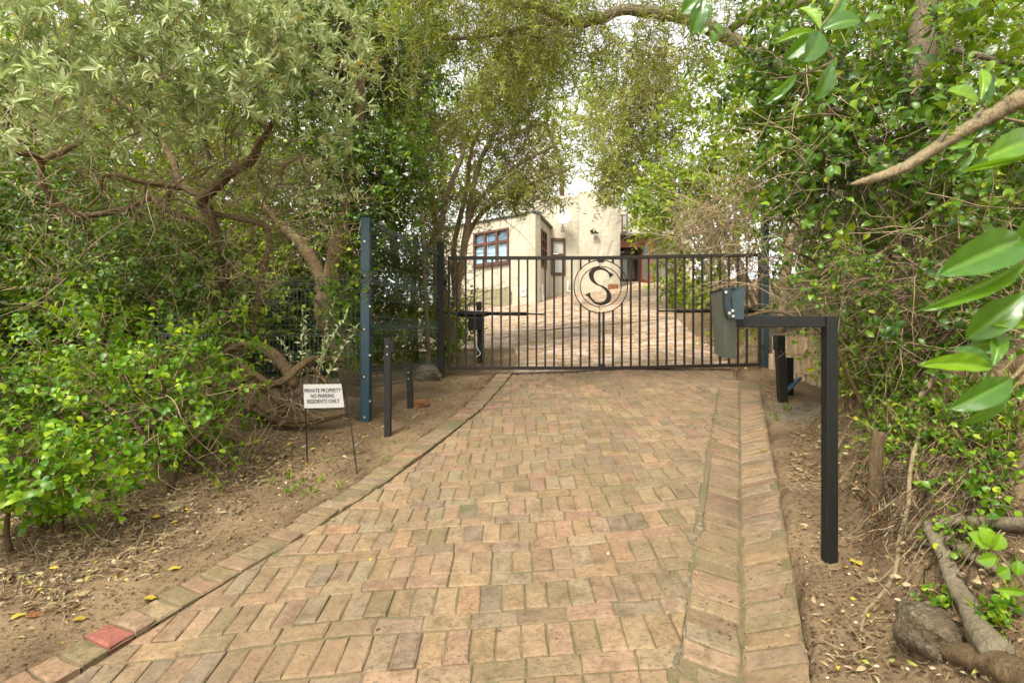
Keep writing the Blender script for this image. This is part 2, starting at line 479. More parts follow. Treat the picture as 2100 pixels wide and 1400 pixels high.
# ------------------------------------------------------------------ foliage
def template(kind):
    if kind == 'obovate':
        st = [(.0, .02), (.28, .26), (.58, .47), (.84, .40), (1.0, .0)]
    elif kind == 'lance':
        st = [(.0, .03), (.25, .34), (.55, .46), (.8, .27), (1.0, .0)]
    elif kind == 'oval':
        st = [(.0, .02), (.22, .36), (.5, .5), (.78, .36), (1.0, .0)]
    elif kind == 'small':           # four triangles
        v = [(0, 0, 0), (.35, .42, .08), (.35, -.42, .08), (.75, .38, .03), (.75, -.38, .03), (1, 0, -.08)]
        return np.array(v), np.array([(0, 2, 1), (1, 2, 4), (1, 4, 3), (3, 4, 5)])
    elif kind == 'blade':           # two triangles, folded on the midrib
        v = [(0, 0, 0), (.45, .5, .07), (1, 0, -.10), (.45, -.5, .07)]
        return np.array(v), np.array([(0, 3, 2), (0, 2, 1)])
    v, f = [(0, 0, 0)], []
    for t, w in st[1:-1]:
        z = .10 * math.sin(t * 3.1) - .14 * t * t
        v += [(t, w, z + .16 * w), (t, 0, z), (t, -w, z + .16 * w)]
    v.append((1, 0, -.14)); n = len(v)
    f += [(0, 2, 1), (0, 3, 2)]
    for i in range(len(st) - 3):
        a = 1 + 3 * i; b = a + 3
        f += [(a, a + 1, b + 1), (a, b + 1, b), (a + 1, a + 2, b + 2), (a + 1, b + 2, b + 1)]
    a = n - 4
    f += [(a, a + 1, n - 1), (a + 1, a + 2, n - 1)]
    return np.array(v), np.array(f)

def unit(a): return a / np.maximum(np.linalg.norm(a, axis=-1, keepdims=True), 1e-9)

def leaves_geo(P, D, Nn, L, Wd, kind):
    tv, tf = template(kind)
    D = unit(D); Sd = unit(np.cross(Nn, D)); Nn = np.cross(D, Sd)
    L = L[:, None, None]; Wd = Wd[:, None, None]
    co = P[:, None, :] + tv[None, :, 0:1] * L * D[:, None, :] + tv[None, :, 1:2] * Wd * Sd[:, None, :] + tv[None, :, 2:3] * L * Nn[:, None, :]
    n = len(P); k = len(tv)
    tris = (tf[None] + (np.arange(n) * k)[:, None, None]).reshape(-1, 3)
    return co.reshape(-1, 3), tris, k

def tubes_geo(paths, rads, sides=3):
    """paths (n, m, 3), rads (n, m)"""
    n, m, _ = paths.shape
    T = np.empty_like(paths); T[:, :-1] = paths[:, 1:] - paths[:, :-1]; T[:, -1] = T[:, -2]; T = unit(T)
    ref = np.where(np.abs(T[..., 2:3]) < .85, np.array([0, 0, 1.0]), np.array([1.0, 0, 0]))
    A = unit(np.cross(T, ref)); B = np.cross(T, A)
    an = np.arange(sides) * 2 * math.pi / sides
    ring = paths[:, :, None, :] + rads[:, :, None, None] * (np.cos(an)[None, None, :, None] * A[:, :, None, :] + np.sin(an)[None, None, :, None] * B[:, :, None, :])
    co = ring.reshape(-1, 3)
    i = np.arange(m - 1)[:, None] * sides; k = np.arange(sides)[None]
    a = i + k; b = i + (k + 1) % sides
    t = np.stack([np.stack([a, b, b + sides], -1), np.stack([a, b + sides, a + sides], -1)], 2).reshape(-1, 3)
    tris = (t[None] + (np.arange(n) * m * sides)[:, None, None]).reshape(-1, 3)
    return co, tris

def walk(start, dirs, lens, m, wig, sag, rng):
    n = len(start); pts = np.empty((n, m, 3)); pts[:, 0] = start; d = unit(dirs)
    for k in range(1, m):
        d = unit(d + rng.normal(0, wig, (n, 3)) + np.array([0, 0, -sag]))
        pts[:, k] = pts[:, k - 1] + d * (lens / (m - 1))[:, None]
    return pts

def twigs(name, parent, mat, start, dirs, lens, r0, m=5, wig=.3, sag=0.0, seed=0, kind='stuff', sides=3, cling=0):
    rng = np.random.default_rng(seed)
    pts = walk(start, dirs, lens, m, wig, sag, rng)
    if cling: pts[..., 2] = np.maximum(Tz(pts[..., 0], pts[..., 1]) + cling * rng.uniform(.1, 1, pts.shape[:2]), np.minimum(pts[..., 2], Tz(pts[..., 0], pts[..., 1]) + 4 * cling))
    rad = np.asarray(r0)[:, None] * np.linspace(1, .3, m)[None]
    co, tr = tubes_geo(pts, rad, sides)
    o0 = ORG[parent.name] if parent is not None else np.zeros(3)
    return place(name, tri_mesh(name, co - o0, tr), mat, parent, kind)

def field(P, k, seed):
    r = np.random.default_rng(seed); s = 0
    for i in range(6):
        d = unit(r.normal(size=(1, 3)))[0] * k * r.uniform(.6, 1.7)
        s = s + np.sin(P @ d + r.uniform(0, 6.28))
    return s / 6

def blob_points(blobs, cov, K, L, Wd, seed, shell=.45, gap=-.35, gk=2.4, nmax=6000):
    """spray positions in ellipsoids given as (px, py, rx, ry, Y, rY[, coverage factor])"""
    rng = np.random.default_rng(seed); PP, OO = [], []
    for b in blobs:
        px, py, rx, ry, Y, rY = b[:6]; cf = b[6] if len(b) > 6 else 1
        ppm = FPX / Y
        n = int(min(nmax, cf * cov * math.pi * rx * ry / (K * .42 * L * Wd * ppm * ppm)))
        if n < 1: continue
        d = unit(rng.normal(size=(n, 3))); r = rng.uniform(0, 1, (n, 1)) ** shell
        q = d * r * np.array([rx / ppm, rY, ry / ppm])
        c = np.array(W(px, py, Y))
        p = c + q
        keep = field(p, gk, seed + 5) > gap
        keep &= p[:, 2] > Tz(p[:, 0], p[:, 1]) + .04
        PP.append(p[keep]); OO.append(unit(q / np.array([rx / ppm, rY, ry / ppm]))[keep])
    return np.concatenate(PP), np.concatenate(OO)

def sprays(P, O, K, L, Wd, SL, style, kind, seed, up=.5, outw=.8, rnd=.6, sag=.12, lvar=.35):
    rng = np.random.default_rng(seed + 77)
    n = len(P)
    d = unit(O * outw + np.array([0, 0, up]) + rng.normal(0, rnd, (n, 3)))
    sl = SL * rng.uniform(.6, 1.4, n)
    stem = walk(P, d, sl, 4, .12, sag, rng)
    t = (np.linspace(.55, 1, K) if style == 'whorl' else np.linspace(.08, 1, K))[None] * np.ones((n, 1))
    t = np.clip(t + rng.normal(0, .03, (n, K)), 0, 1)
    f = t * 3; i0 = np.minimum(f.astype(int), 2); fr = (f - i0)[..., None]
    ar = np.arange(n)[:, None]
    pos = stem[ar, i0] * (1 - fr) + stem[ar, i0 + 1] * fr
    T = unit(stem[ar, i0 + 1] - stem[ar, i0])
    ref = np.where(np.abs(T[..., 2:3]) < .85, np.array([0, 0, 1.0]), np.array([1.0, 0, 0]))
    A = unit(np.cross(T, ref)); B = np.cross(T, A)
    ph = (np.arange(K) * 2.4)[None] + rng.uniform(0, 6.28, (n, 1))
    rad = np.cos(ph)[..., None] * A + np.sin(ph)[..., None] * B
    along = (.55 + .9 * (t - .5))[..., None] if style == 'whorl' else .6
    D = unit(T * along + rad * .85 + rng.normal(0, .25, (n, K, 3)) + np.array([0, 0, .1]))
    Nn = unit(T * .7 + O[:, None, :] * .55 + np.array([0, 0, .6]) + rng.normal(0, .45, (n, K, 3)))
    sz = rng.uniform(1 - lvar, 1 + lvar, (n, K))
    stone = np.clip(rng.normal(.45, .20, (n, 1)) + rng.normal(0, .19, (n, K)), 0, .96)
    stone = np.where(rng.uniform(size=(n, K)) < .012, .99, stone)
    co, tr, k = leaves_geo(pos.reshape(-1, 3), D.reshape(-1, 3), Nn.reshape(-1, 3), (L * sz).ravel(), (Wd * sz).ravel(), kind)
    return co, tr, np.repeat(stone.ravel(), k), stem

def crown(parent, blobs, cov, K, L, Wd, SL, mat, seed, style='alt', kind='small', stem_r=.003, twig_mat='twig', name='crown', **kw):
    bk = {k: kw.pop(k) for k in ('shell', 'gap', 'gk', 'nmax') if k in kw}
    P, O = blob_points(blobs, cov, K, L, Wd, seed, **bk)
    co, tr, tone, stem = sprays(P, O, K, L, Wd, SL, style, kind, seed, **kw)
    o0 = ORG[parent.name]
    c = place(name, tri_mesh(name, co - o0, tr, tone), M[mat], parent, 'stuff')
    back = stem[:, 0:1] - (stem[:, 1:2] - stem[:, 0:1]) * 1.3
    path = np.concatenate([back, stem], 1)
    rad = stem_r * np.linspace(1.3, .5, 5)[None] * np.ones((len(P), 1))
    tco, ttr = tubes_geo(path, rad, 3)
    place('twigs', tri_mesh('twigs', tco - o0, ttr), M[twig_mat], parent, 'stuff')
    return c

def tangle(parent, blobs, n_per, length, r, mat, seed, wig=.35, sag=.03, up=.0, m=6, name='twigs'):
    rng = np.random.default_rng(seed); SP, LN, RR = [], [], []
    for b in blobs:
        px, py, rx, ry, Y, rY = b[:6]; ppm = FPX / Y; n = int(n_per * (b[6] if len(b) > 6 else 1))
        q = unit(rng.normal(size=(n, 3))) * rng.uniform(0, 1, (n, 1)) ** .5 * np.array([rx / ppm, rY, ry / ppm])
        SP.append(np.array(W(px, py, Y)) + q)
    SP = np.concatenate(SP); n = len(SP)
    d = unit(rng.normal(size=(n, 3)) + np.array([0, 0, up]))
    return twigs(name, parent, M[mat], SP, d, length * rng.uniform(.4, 1.5, n), r * rng.uniform(.5, 1.5, n), m, wig, sag, seed)

# ================================================================== THE SETTING
def sheet(name, xs, ys, zf, mat):
    X, Y = np.meshgrid(xs, ys); Z = zf(X, Y)
    nx, ny = len(xs), len(ys)
    co = np.stack([X, Y, Z], -1).reshape(-1, 3)
    i = (np.arange(ny - 1)[:, None] * nx + np.arange(nx - 1)[None]).ravel()
    tr = np.concatenate([np.stack([i, i + 1, i + nx + 1], -1), np.stack([i, i + nx + 1, i + nx], -1)])
    o = place(name, tri_mesh(name, co, tr), mat); o['kind'] = 'structure'
    return o
gx = np.concatenate([np.linspace(-70, -8, 14), np.linspace(-7.5, -4.2, 12), np.arange(-4.1, 5.2, .045), np.linspace(5.3, 12, 20), np.linspace(14, 70, 12)])
gy = np.concatenate([np.linspace(-14, .4, 12), np.arange(.7, 9.5, .045), np.linspace(9.6, 28, 70), np.linspace(30, 120, 12)])
sheet('ground', gx, gy, Tz, M['soil'])

PAL = [((.330, .232, .128), 6), ((.300, .208, .112), 6), ((.360, .225, .138), 3), ((.370, .240, .122), 2.4), ((.245, .195, .128), 1.8),
       ((.275, .218, .132), 3), ((.385, .275, .155), 2.4), ((.325, .190, .130), 1.3), ((.255, .195, .100), 3), ((.345, .255, .155), 2.5)]
def brick_col(rng, pal=PAL, k_=1.0):
    c = rng.choices([p[0] for p in pal], [p[1] for p in pal])[0]
    s = k_ * rng.uniform(.52, .68)
    c = tuple(k * .66 + m_ * .34 for k, m_ in zip(c, (.316, .222, .150)))
    return tuple(min(1, k * s * f * rng.uniform(.96, 1.04)) for k, f in zip(c, (.99, .99, .985)))

def clip(poly, p, n):
    """keep the side of a convex polygon where (q - p) . n >= 0"""
    out = []
    for i in range(len(poly)):
        a, b = poly[i], poly[(i + 1) % len(poly)]
        da = (a[0] - p[0]) * n[0] + (a[1] - p[1]) * n[1]; db = (b[0] - p[0]) * n[0] + (b[1] - p[1]) * n[1]
        if da >= 0: out.append(a)
        if da * db < 0:
            t = da / (da - db); out.append((a[0] + t * (b[0] - a[0]), a[1] + t * (b[1] - a[1])))
    return out

def area(p): return .5 * sum(p[i][0] * p[(i + 1) % len(p)][1] - p[(i + 1) % len(p)][0] * p[i][1] for i in range(len(p)))

def brick_geo(poly, zf, rng, th=.06, bev=.006, rough=.0022, tilt=.012, dz=.003, rich=True):
    cx = sum(p[0] for p in poly) / len(poly); cy = sum(p[1] for p in poly) / len(poly)
    out = []
    for i in range(len(poly)):
        a, b = poly[i], poly[(i + 1) % len(poly)]
        ln = math.hypot(b[0] - a[0], b[1] - a[1])
        k = 2 if rich and ln > .05 else 1
        for j in range(k):
            t = j / k
            out.append((a[0] + (b[0] - a[0]) * t + rng.gauss(0, rough), a[1] + (b[1] - a[1]) * t + rng.gauss(0, rough)))
    ta, tb, t0 = rng.gauss(0, tilt), rng.gauss(0, tilt), rng.gauss(0, dz)
    def z(x, y): return float(zf(x, y)) + ta * (x - cx) + tb * (y - cy) + t0
    n = len(out); vs = []
    for x, y in out: vs.append((x, y, z(x, y) - th))
    for x, y in out: vs.append((x, y, z(x, y) - bev))
    for x, y in out:
        d = math.hypot(x - cx, y - cy); s = max(0, 1 - bev * rng.uniform(.7, 2.0) / max(d * .75, .01))
        x2, y2 = cx + (x - cx) * s, cy + (y - cy) * s
        vs.append((x2, y2, z(x2, y2)))
    fs = [tuple(2 * n + i for i in range(n))]
    for i in range(n):
        j = (i + 1) % n
        fs += [(i, j, n + j, n + i), (n + i, n + j, 2 * n + j, 2 * n + i)]
    return vs, fs, (cx, cy)

def emit(parent, geos, limit=300, rest='brick_field'):
    """the pieces nearest the camera as children, whatever is past the limit joined"""
    geos.sort(key=lambda g: g[2][1])
    for vs, fs, c, col in geos[:limit]:
        mb = MB(); mb.add(vs, fs, col); mb.build('brick', M['brick'], parent)
    if geos[limit:]:
        mb = MB()
        for vs, fs, c, col in geos[limit:]: mb.add(vs, fs, col)
        mb.build(rest, M['brick'], parent, 'stuff')

def strip_sheet(name, y0, y1, dy, lf, rf, nx, zf, mat):
    ys = np.arange(y0, y1 + 1e-6, dy); u = np.linspace(0, 1, nx)
    X = lf(ys)[:, None] * (1 - u) + rf(ys)[:, None] * u; Y = ys[:, None] * np.ones(nx)
    co = np.stack([X, Y, zf(X, Y)], -1).reshape(-1, 3)
    i = (np.arange(len(ys) - 1)[:, None] * nx + np.arange(nx - 1)[None]).ravel()
    tr = np.concatenate([np.stack([i, i + 1, i + nx + 1], -1), np.stack([i, i + nx + 1, i + nx], -1)])
    o = place(name, tri_mesh(name, co, tr), mat); o['kind'] = 'structure'; return o

def wob(x, y): return .010 * np.sin(x * 2.1 + y * 1.3) + .006 * np.sin(x * 4.7 - y * 3.1 + 1) 
def Dz(X, Y): return Gz(X, Y) + wob(np.asarray(X, float), np.asarray(Y, float))

drive = strip_sheet('driveway', .7, 8.3, .06, lambda y: Lx(y) - .02, lambda y: Rx(y) + .02, 50, lambda X, Y: Dz(X, Y) - .0085, M['joint'])
rng = random.Random(3)
geos = []
y, row = 1.62, 0
PX, J = .1135, .0062
while y < 8.27:
    soldier = row % 2 == 0
    dep = .2225 if soldier else .1085
    w = PX if soldier else .2275
    skew = .012 * math.sin(row * .9)
    x = float(Lx(y)) - .3 - rng.random() * w
    while x < float(Rx(y + dep)) + .2:
        ww = w
        dy = lambda X: skew * (X) * .6 + .012 * math.sin(X * 1.7 + row * .35)
        j = J * rng.uniform(.55, 1.25) / 2
        a, b = x + j, x + ww - j
        p = [(a, y + dy(a) + J / 2), (b, y + dy(b) + J / 2), (b, y + dep + dy(b) + J / 2 - rng.random() * .002), (a, y + dep + dy(a) + J / 2)]
        ym = y + dep / 2
        l0, l1 = (float(Lx(ym - .2)), ym - .2), (float(Lx(ym + .2)), ym + .2)
        r0, r1 = (float(Rx(ym - .2)), ym - .2), (float(Rx(ym + .2)), ym + .2)
        nl = (l1[1] - l0[1], -(l1[0] - l0[0])); nr = (-(r1[1] - r0[1]), (r1[0] - r0[0]))
        k = .005
        p = clip(p, (l0[0] + k, l0[1]), nl)
        if p: p = clip(p, (r0[0] - k - rng.random() * .02, r0[1]), nr)
        if p and len(p) >= 3 and area(p) > .0025:
            vs, fs, c = brick_geo(p, Dz, rng)
            geos.append((vs, fs, c, brick_col(rng)))
        x += ww
    y += dep + J
    row += 1
emit(drive, geos)

# left kerb: soldier bricks standing a little proud, edges towards the drive
kerb = strip_sheet('kerb', .75, 9.0, .06, lambda y: Lx(y) - .24, lambda y: Lx(y) - .004, 6, lambda X, Y: Gz(X, Y) + .010, M['joint'])
geos = []
def Kz(x, y): return Gz(x, y) + .023
pts = [np.array((float(Lx(v)), v)) for v in np.arange(.8, 9.0, .05)]
seg = np.array(pts); cum = np.concatenate([[0], np.cumsum(np.linalg.norm(np.diff(seg, axis=0), axis=1))])
s_ = 0.0; kk = 0
while s_ < cum[-1] - .12:
    wdt = .1135
    gap = (5.58 < np.interp(s_, cum, seg[:, 1]) < 5.86)                 # the run is broken here and restarts further in
    if not gap:
        P0 = np.array((np.interp(s_ + .005, cum, seg[:, 0]), np.interp(s_ + .005, cum, seg[:, 1])))
        P1 = np.array((np.interp(s_ + wdt - .005, cum, seg[:, 0]), np.interp(s_ + wdt - .005, cum, seg[:, 1])))
        t = (P1 - P0) / np.linalg.norm(P1 - P0); nrm = np.array((-t[1], t[0]))
        off = abs(rng.gauss(0, .004))
        P0 = P0 + nrm * (.004 + off); P1 = P1 + nrm * (.004 + off + rng.gauss(0, .004))
        L_ = .222 + rng.gauss(0, .003)
        p = [tuple(P0), tuple(P1), tuple(P1 + nrm * L_), tuple(P0 + nrm * L_)]
        vs, fs, c = brick_geo(p, Kz, rng, th=.085, dz=.006, tilt=.022, bev=.008, rough=.0035)
        col = brick_col(rng, [((.30, .20, .115), 4), ((.22, .18, .085), 4), ((.33, .19, .10), 3), ((.26, .20, .13), 3), ((.36, .26, .15), 1.5)])
        if abs(c[1] - 2.66) < .056 and not any(g[3][0] > .19 and g[3][1] < .07 for g in geos): col = (.20, .068, .05)
        geos.append((vs, fs, c, col))
    s_ += wdt
emit(kerb, geos)

# right gutter: two rows of bricks tilted to a V
GU = lambda s, o: gv0 + GD * s + GN * o
def Vz(x, y):
    o = (np.asarray(x) - gv0[0]) * GN[0] + (np.asarray(y) - gv0[1]) * GN[1]
    k = 1 - sstep(5.4, 7.0, np.asarray(y, float))
    return Gz(x, y) - .055 * k * np.clip(1 - np.abs(o) / GW, 0, 1) + .02 * k * np.clip(o / GW, 0, 2)
gs = np.arange(-1.3, GEND, .06); go = np.linspace(-GW, GW, 9)
G2 = gv0[None, None] + GD[None, None] * gs[:, None, None] + GN[None, None] * go[None, :, None]
co = np.stack([G2[..., 0], G2[..., 1], Vz(G2[..., 0], G2[..., 1]) - .010], -1).reshape(-1, 3)
i = (np.arange(len(gs) - 1)[:, None] * 9 + np.arange(8)[None]).ravel()
gutter = place('gutter', tri_mesh('gutter', co, np.concatenate([np.stack([i, i + 1, i + 10], -1), np.stack([i, i + 10, i + 9], -1)])), M['joint'])
gutter['kind'] = 'structure'
geos = []
for side in (-1, 1):
    s_ = -1.25 + (.04 if side > 0 else 0)
    while s_ < GEND - .1:
        wd = .1125
        if not (side > 0 and s_ > GEND - .55):
            sk = -.012 if side < 0 else .012
            a0 = .004 + abs(rng.gauss(0, .003)); a1 = GW - .006 + rng.gauss(0, .006)
            if rng.random() < .06: a1 -= rng.uniform(.02, .07)
            if side > 0:
                p = [GU(s_ + .005, a0), GU(s_ + .005 + sk, a1), GU(s_ + wd - .004 + sk, a1), GU(s_ + wd - .004, a0)]
            else:
                p = [GU(s_ + .005 + sk, -a1), GU(s_ + .005, -a0), GU(s_ + wd - .004, -a0), GU(s_ + wd - .004 + sk, -a1)]
            p = [tuple(q) for q in p]
            if area(p) < 0: p = p[::-1]
            vs, fs, c = brick_geo(p, Vz, rng, tilt=.022, dz=.004, bev=.007, rough=.003)
            geos.append((vs, fs, c, brick_col(rng, PAL + [((.33, .228, .142), 8)])))
        s_ += wd
emit(gutter, geos)

# broken mortar between drive and gutter
mb = MB()
for q in range(26):
    yy = rng.uniform(1.7, 3.6) if q < 34 else rng.uniform(3.6, 6.3)
    xx = float(Rx(yy)) + rng.uniform(-.03, .012)
    r = rng.uniform(.010, .024); n = 7
    out = [(xx + r * rng.uniform(.6, 1.2) * math.cos(k * 6.283 / n), yy + 1.7 * r * rng.uniform(.6, 1.2) * math.sin(k * 6.283 / n)) for k in range(n)]
    vs, fs, c = brick_geo(out, lambda x, y: Dz(x, y) + .003, rng, th=.03, rich=False, tilt=.06)
    mb.add(vs, fs)
mb.build('mortar_lumps', M['mortar'], drive, 'stuff')

# paving beyond the gate
fore = strip_sheet('courtyard_paving', 8.36, 25.5, .25, lambda y: np.where(y < 10.75, Lx(y), np.interp(y, [10.75, 11.1, 16], [-.1, -1.9, -4.5])), R2, 30, lambda X, Y: Gz(X, Y) + .012, M['joint_pale'])
geos = []
y, row = 8.37, 0
while y < 25.2:
    w, dep = (.2275, .1085)
    l = float(Lx(y)) if y < 10.75 else float(np.interp(y, [10.75, 11.1, 16], [-.1, -1.9, -4.5]))
    if y > 15: l = max(l, -1.2)
    x = l + (row % 2) * .114 - .1
    while x < float(R2(y)) - .1:
        if x > l:
            j = .004
            wy = .03 * math.sin(x * 1.3)
            p = [(x + j, y + wy), (x + w - j, y + wy), (x + w - j, y + dep + wy), (x + j, y + dep + wy)]
            vs, fs, c = brick_geo(p, lambda a, b: Gz(a, b) + .02, rng, rich=False, dz=.003, tilt=.02)
            geos.append((vs, fs, c, brick_col(rng, PAL + [((.54, .41, .335), 16), ((.58, .46, .385), 14)], 1.55)))
        x += w
    y += dep + .008; row += 1
emit(fore, geos, 0, 'paving_bricks')
# a few kerb bricks edging the soil beyond the gate, and the dark drain slot across the court
mb = MB()
a, b = W(1105, 661, 12.6), W(1425, 648, 12.9)
for k in range(24):
    t0, t1 = k / 24, (k + 1) / 24
    x0, x1 = a.x + (b.x - a.x) * t0, a.x + (b.x - a.x) * t1
    y0 = 12.7
    mb.bar((x0, y0, float(Gz(x0, y0)) + .022), (x1, y0, float(Gz(x1, y0)) + .022), .07, .012, (0, 0, 1))
mb.build('drain_slot', M['black_steel'], fore)

# ================================================================== RETAINING WALL on the right
rw = thing('retaining_wall', 'low tan retaining wall of upright concrete blocks at the right gate post', 'retaining wall', (3.95, 7.4, .9))
cols = 16
for r_ in range(4):
    for k in range(cols):
        yy = 6.35 + k * .128 + (.03 if r_ % 2 else 0)
        x0 = 3.93 + (.028 if (k + r_) % 2 else 0) - r_ * .012
        zt = 1.745 - r_ * .262
        w2 = .061
        out = []
        dep = .13
        prof = [(dep, -w2), (dep, w2), (.02, w2), (-.005, w2 * .55), (-.012, 0), (-.005, -w2 * .55), (.02, -w2)]
        base = [(x0 + px_, yy + py_, zt - .255 + random.uniform(-.006, .006)) for px_, py_ in prof]
        mb = MB(); mb.prism(base, (0, 0, .255)); mb.build('block', M['concrete'], rw)

# ================================================================== HOUSE
def wall_panel(mb, p0, p1, z0, z1, th, holes=()):
    """upright wall from p0 to p1 (plan), holes as (u0, u1, z0, z1) in metres along the wall"""
    p0, p1 = Vector((*p0, 0)), Vector((*p1, 0)); ln = (p1 - p0).length; u = (p1 - p0) / ln; n = Vector((-u.y, u.x, 0))
    us = sorted({0, ln, *[h[0] for h in holes], *[h[1] for h in holes]}); zs = sorted({z0, z1, *[h[2] for h in holes], *[h[3] for h in holes]})
    for i in range(len(us) - 1):
        for j in range(len(zs) - 1):
            um, zm = (us[i] + us[i + 1]) / 2, (zs[j] + zs[j + 1]) / 2
            if any(h[0] < um < h[1] and h[2] < zm < h[3] for h in holes): continue
            c = p0 + u * um + n * th / 2 + Vector((0, 0, zm))
            mb.frame_box(c, u * (us[i + 1] - us[i]) / 2, n * th / 2, (0, 0, (zs[j + 1] - zs[j]) / 2))
    return u, n, p0

hC = W(1098, 635, 19.5); hD = W(1128, 607, 22.2); hE = W(1271, 590, 22.2)
uF = Vector((-1.25, 1, 0)).normalized()
hA = hC + uF * 5.2
house = thing('house', 'cream stucco house with mahogany windows up behind the gate', 'house', (hD.x, hD.y, hD.z))
ztop = W(1100, 437, 19.5).z
# front wing: local u runs from A to C
pA, pC = (hA.x, hA.y), (hC.x, hC.y)
lenF = 5.2
def on_front(px):
    """distance along A->C of the wall point seen in column px"""
    k = (px - 1050) / FPX
    # hC + uF*t : x = k*y
    t = (k * hC.y - hC.x) / (uF.x - k * uF.y); return lenF - t, hC.y + uF.y * t
wu0, wy0 = on_front(972); wu1, wy1 = on_front(1044)
wz1 = CZ + (700 - 467) / FPX * wy1; wz0 = CZ + (700 - 538) / FPX * wy1
mb = MB()
u, n, p0 = wall_panel(mb, pA, pC, 1.2, ztop, .3, [(wu0, wu1, wz0, wz1)])
mb.build('front_wall', M['stucco'], house)
fr = MB(); 
def fp(uu, z, out=0.0): return p0 + u * uu + n * (-out) + Vector((0, 0, z))
dW = wu1 - wu0; dH = wz1 - wz0
win = None
def rail(m, a, b, w): m.bar(a, b, w, .10, n)
for uu, w in ((wu0 + .04, .08), (wu0 + dW * .335, .10), (wu0 + dW * .67, .10), (wu1 - .04, .08)): rail(fr, fp(uu, wz0), fp(uu, wz1), w)
fr2 = MB()
for z, w in ((wz0 + .04, .08), (wz0 + dH * .63, .10), (wz1 - .04, .08)): fr2.bar(fp(wu0, z, .003), fp(wu1, z, .003), w, .11, n)
win = fr.build('window', M['wood_red'], house)
fr2.build('rail', M['wood_red'], win)
for a in range(3):
    for bz, mt in ((0, 'pane_blue'), (1, 'pane_dark')):
        u0, u1 = wu0 + dW * .335 * a + .06, wu0 + dW * .335 * (a + 1) - .0
        z0_, z1_ = (wz0 + .05, wz0 + dH * .63) if bz == 0 else (wz0 + dH * .63, wz1 - .05)
        m = MB(); c = (fp(u0, z0_, -.06) + fp(min(u1, wu1 - .03), z1_, -.06)) / 2
        m.frame_box(c, u * (min(u1, wu1 - .03) - u0) / 2, n * .008, (0, 0, (z1_ - z0_) / 2)); m.build('pane', M[mt], win)
sl = MB(); sl.bar(fp(wu0 - .05, wz0 - .03, .03), fp(wu1 + .05, wz0 - .03, .03), .05, .16, n); sl.build('sill', M['wood_red'], win)
# return wall C -> D with the narrow window
mb = MB()
u2 = (Vector((hD.x, hD.y, 0)) - Vector((hC.x, hC.y, 0))); l2 = u2.length
zr0, zr1 = CZ + (700 - 548) / FPX * 20.6, CZ + (700 - 470) / FPX * 20.6
u, n, p0 = wall_panel(mb, pC, (hD.x, hD.y), 1.5, ztop, .3, [(l2 * .36, l2 * .70, zr0, zr1)])
mb.build('return_wall', M['stucco'], house)
fr = MB()
for uu in (l2 * .37, l2 * .53, l2 * .69): fr.bar(fp(uu, zr0), fp(uu, zr1), .07, .09, n)
for k in range(5): fr.bar(fp(l2 * .36, zr0 + .03 + (zr1 - zr0 - .06) * k / 4, .004), fp(l2 * .70, zr0 + .03 + (zr1 - zr0 - .06) * k / 4, .004), .06, .08, n)
w2 = fr.build('narrow_window', M['wood_red'], house)
m = MB(); m.frame_box((fp(l2 * .36, zr0, -.06) + fp(l2 * .70, zr1, -.06)) / 2, u * l2 * .17, n * .008, (0, 0, (zr1 - zr0) / 2)); m.build('pane', M['pane_grey'], w2)
# metal flashing along the top of both wings, lean-to roof behind
mb = MB()
mb.bar((pA[0], pA[1], ztop + .05), (pC[0] + .02, pC[1], ztop + .05), .06, .16, (.6, .8, 0))
mb.bar((pC[0] + .02, pC[1], ztop + .055), (hD.x + .03, hD.y, ztop + .055), .08, .16, (1, -.2, 0))
mb.build('flashing', M['roof_metal'], house)
mb = MB()
back = Vector((-.4, 1, 0)).normalized() * 4
for k in range(14):
    t0, t1 = k / 14, (k + 1) / 14
    a = Vector((*pA, ztop + .12)).lerp(Vector((hD.x - .1, hD.y, ztop + .12)), t0); b = Vector((*pA, ztop + .12)).lerp(Vector((hD.x - .1, hD.y, ztop + .12)), t1)
    mb.frame_box((a + b) / 2 + back / 2 + Vector((.0, .12, .19)), (b - a) * .46, back / 2 + Vector((0, 0, .2)), (0, 0, .03 + .01 * (k % 2)))
mb.build('roof', M['roof_metal'], house)
# main tower, lower face with the tall window
def fz(py, Y): return CZ + (700 - py) / FPX * Y
def fx(px, Y): return (px - 1050) / FPX * Y
YM = 22.2
hx0, hx1, hz0, hz1 = fx(1130.5, YM), fx(1159.5, YM), fz(563.5, YM), fz(489, YM)
mb = MB()
u, n, p0 = wall_panel(mb, (hD.x - .4, YM), (fx(1186, YM), YM), 2.2, fz(402, YM), .35, [(hx0 - hD.x + .4, hx1 - hD.x + .4, hz0, hz1)])
mb.build('tower_wall', M['stucco'], house)
# bulging rough-cast bay to the right, slightly convex
mb = MB()
N_ = 12; prof = []
for k in range(N_ + 1):
    t = k / N_; x = fx(1186, YM) + (hE.x - fx(1186, YM)) * t
    prof.append((x, YM - .06 - .30 * math.sin(math.pi * min(1, t * 1.02)) ** .7 * 1))
zb, zt_ = 2.2, fz(396, YM)
vs = [(x, y_, zb + (zt_ - zb) * j / 14) for j in range(15) for x, y_ in prof]
rr = random.Random(5)
vs = [(x, y_ - rr.uniform(0, .035), z) for x, y_, z in vs]
fs = [(j * (N_ + 1) + k, j * (N_ + 1) + k + 1, (j + 1) * (N_ + 1) + k + 1, (j + 1) * (N_ + 1) + k) for j in range(14) for k in range(N_)]
mb.add(vs, fs)
mb.box((hE.x - .3, YM - .02, zb), (hE.x, YM + 2.6, zt_))
mb.box((fx(1186, YM), YM + .02, zb), (hE.x - .3, YM + .3, zt_))
mb.build('rough_bay', M['stucco'], house, smooth=False)
fr = MB(); g = .085
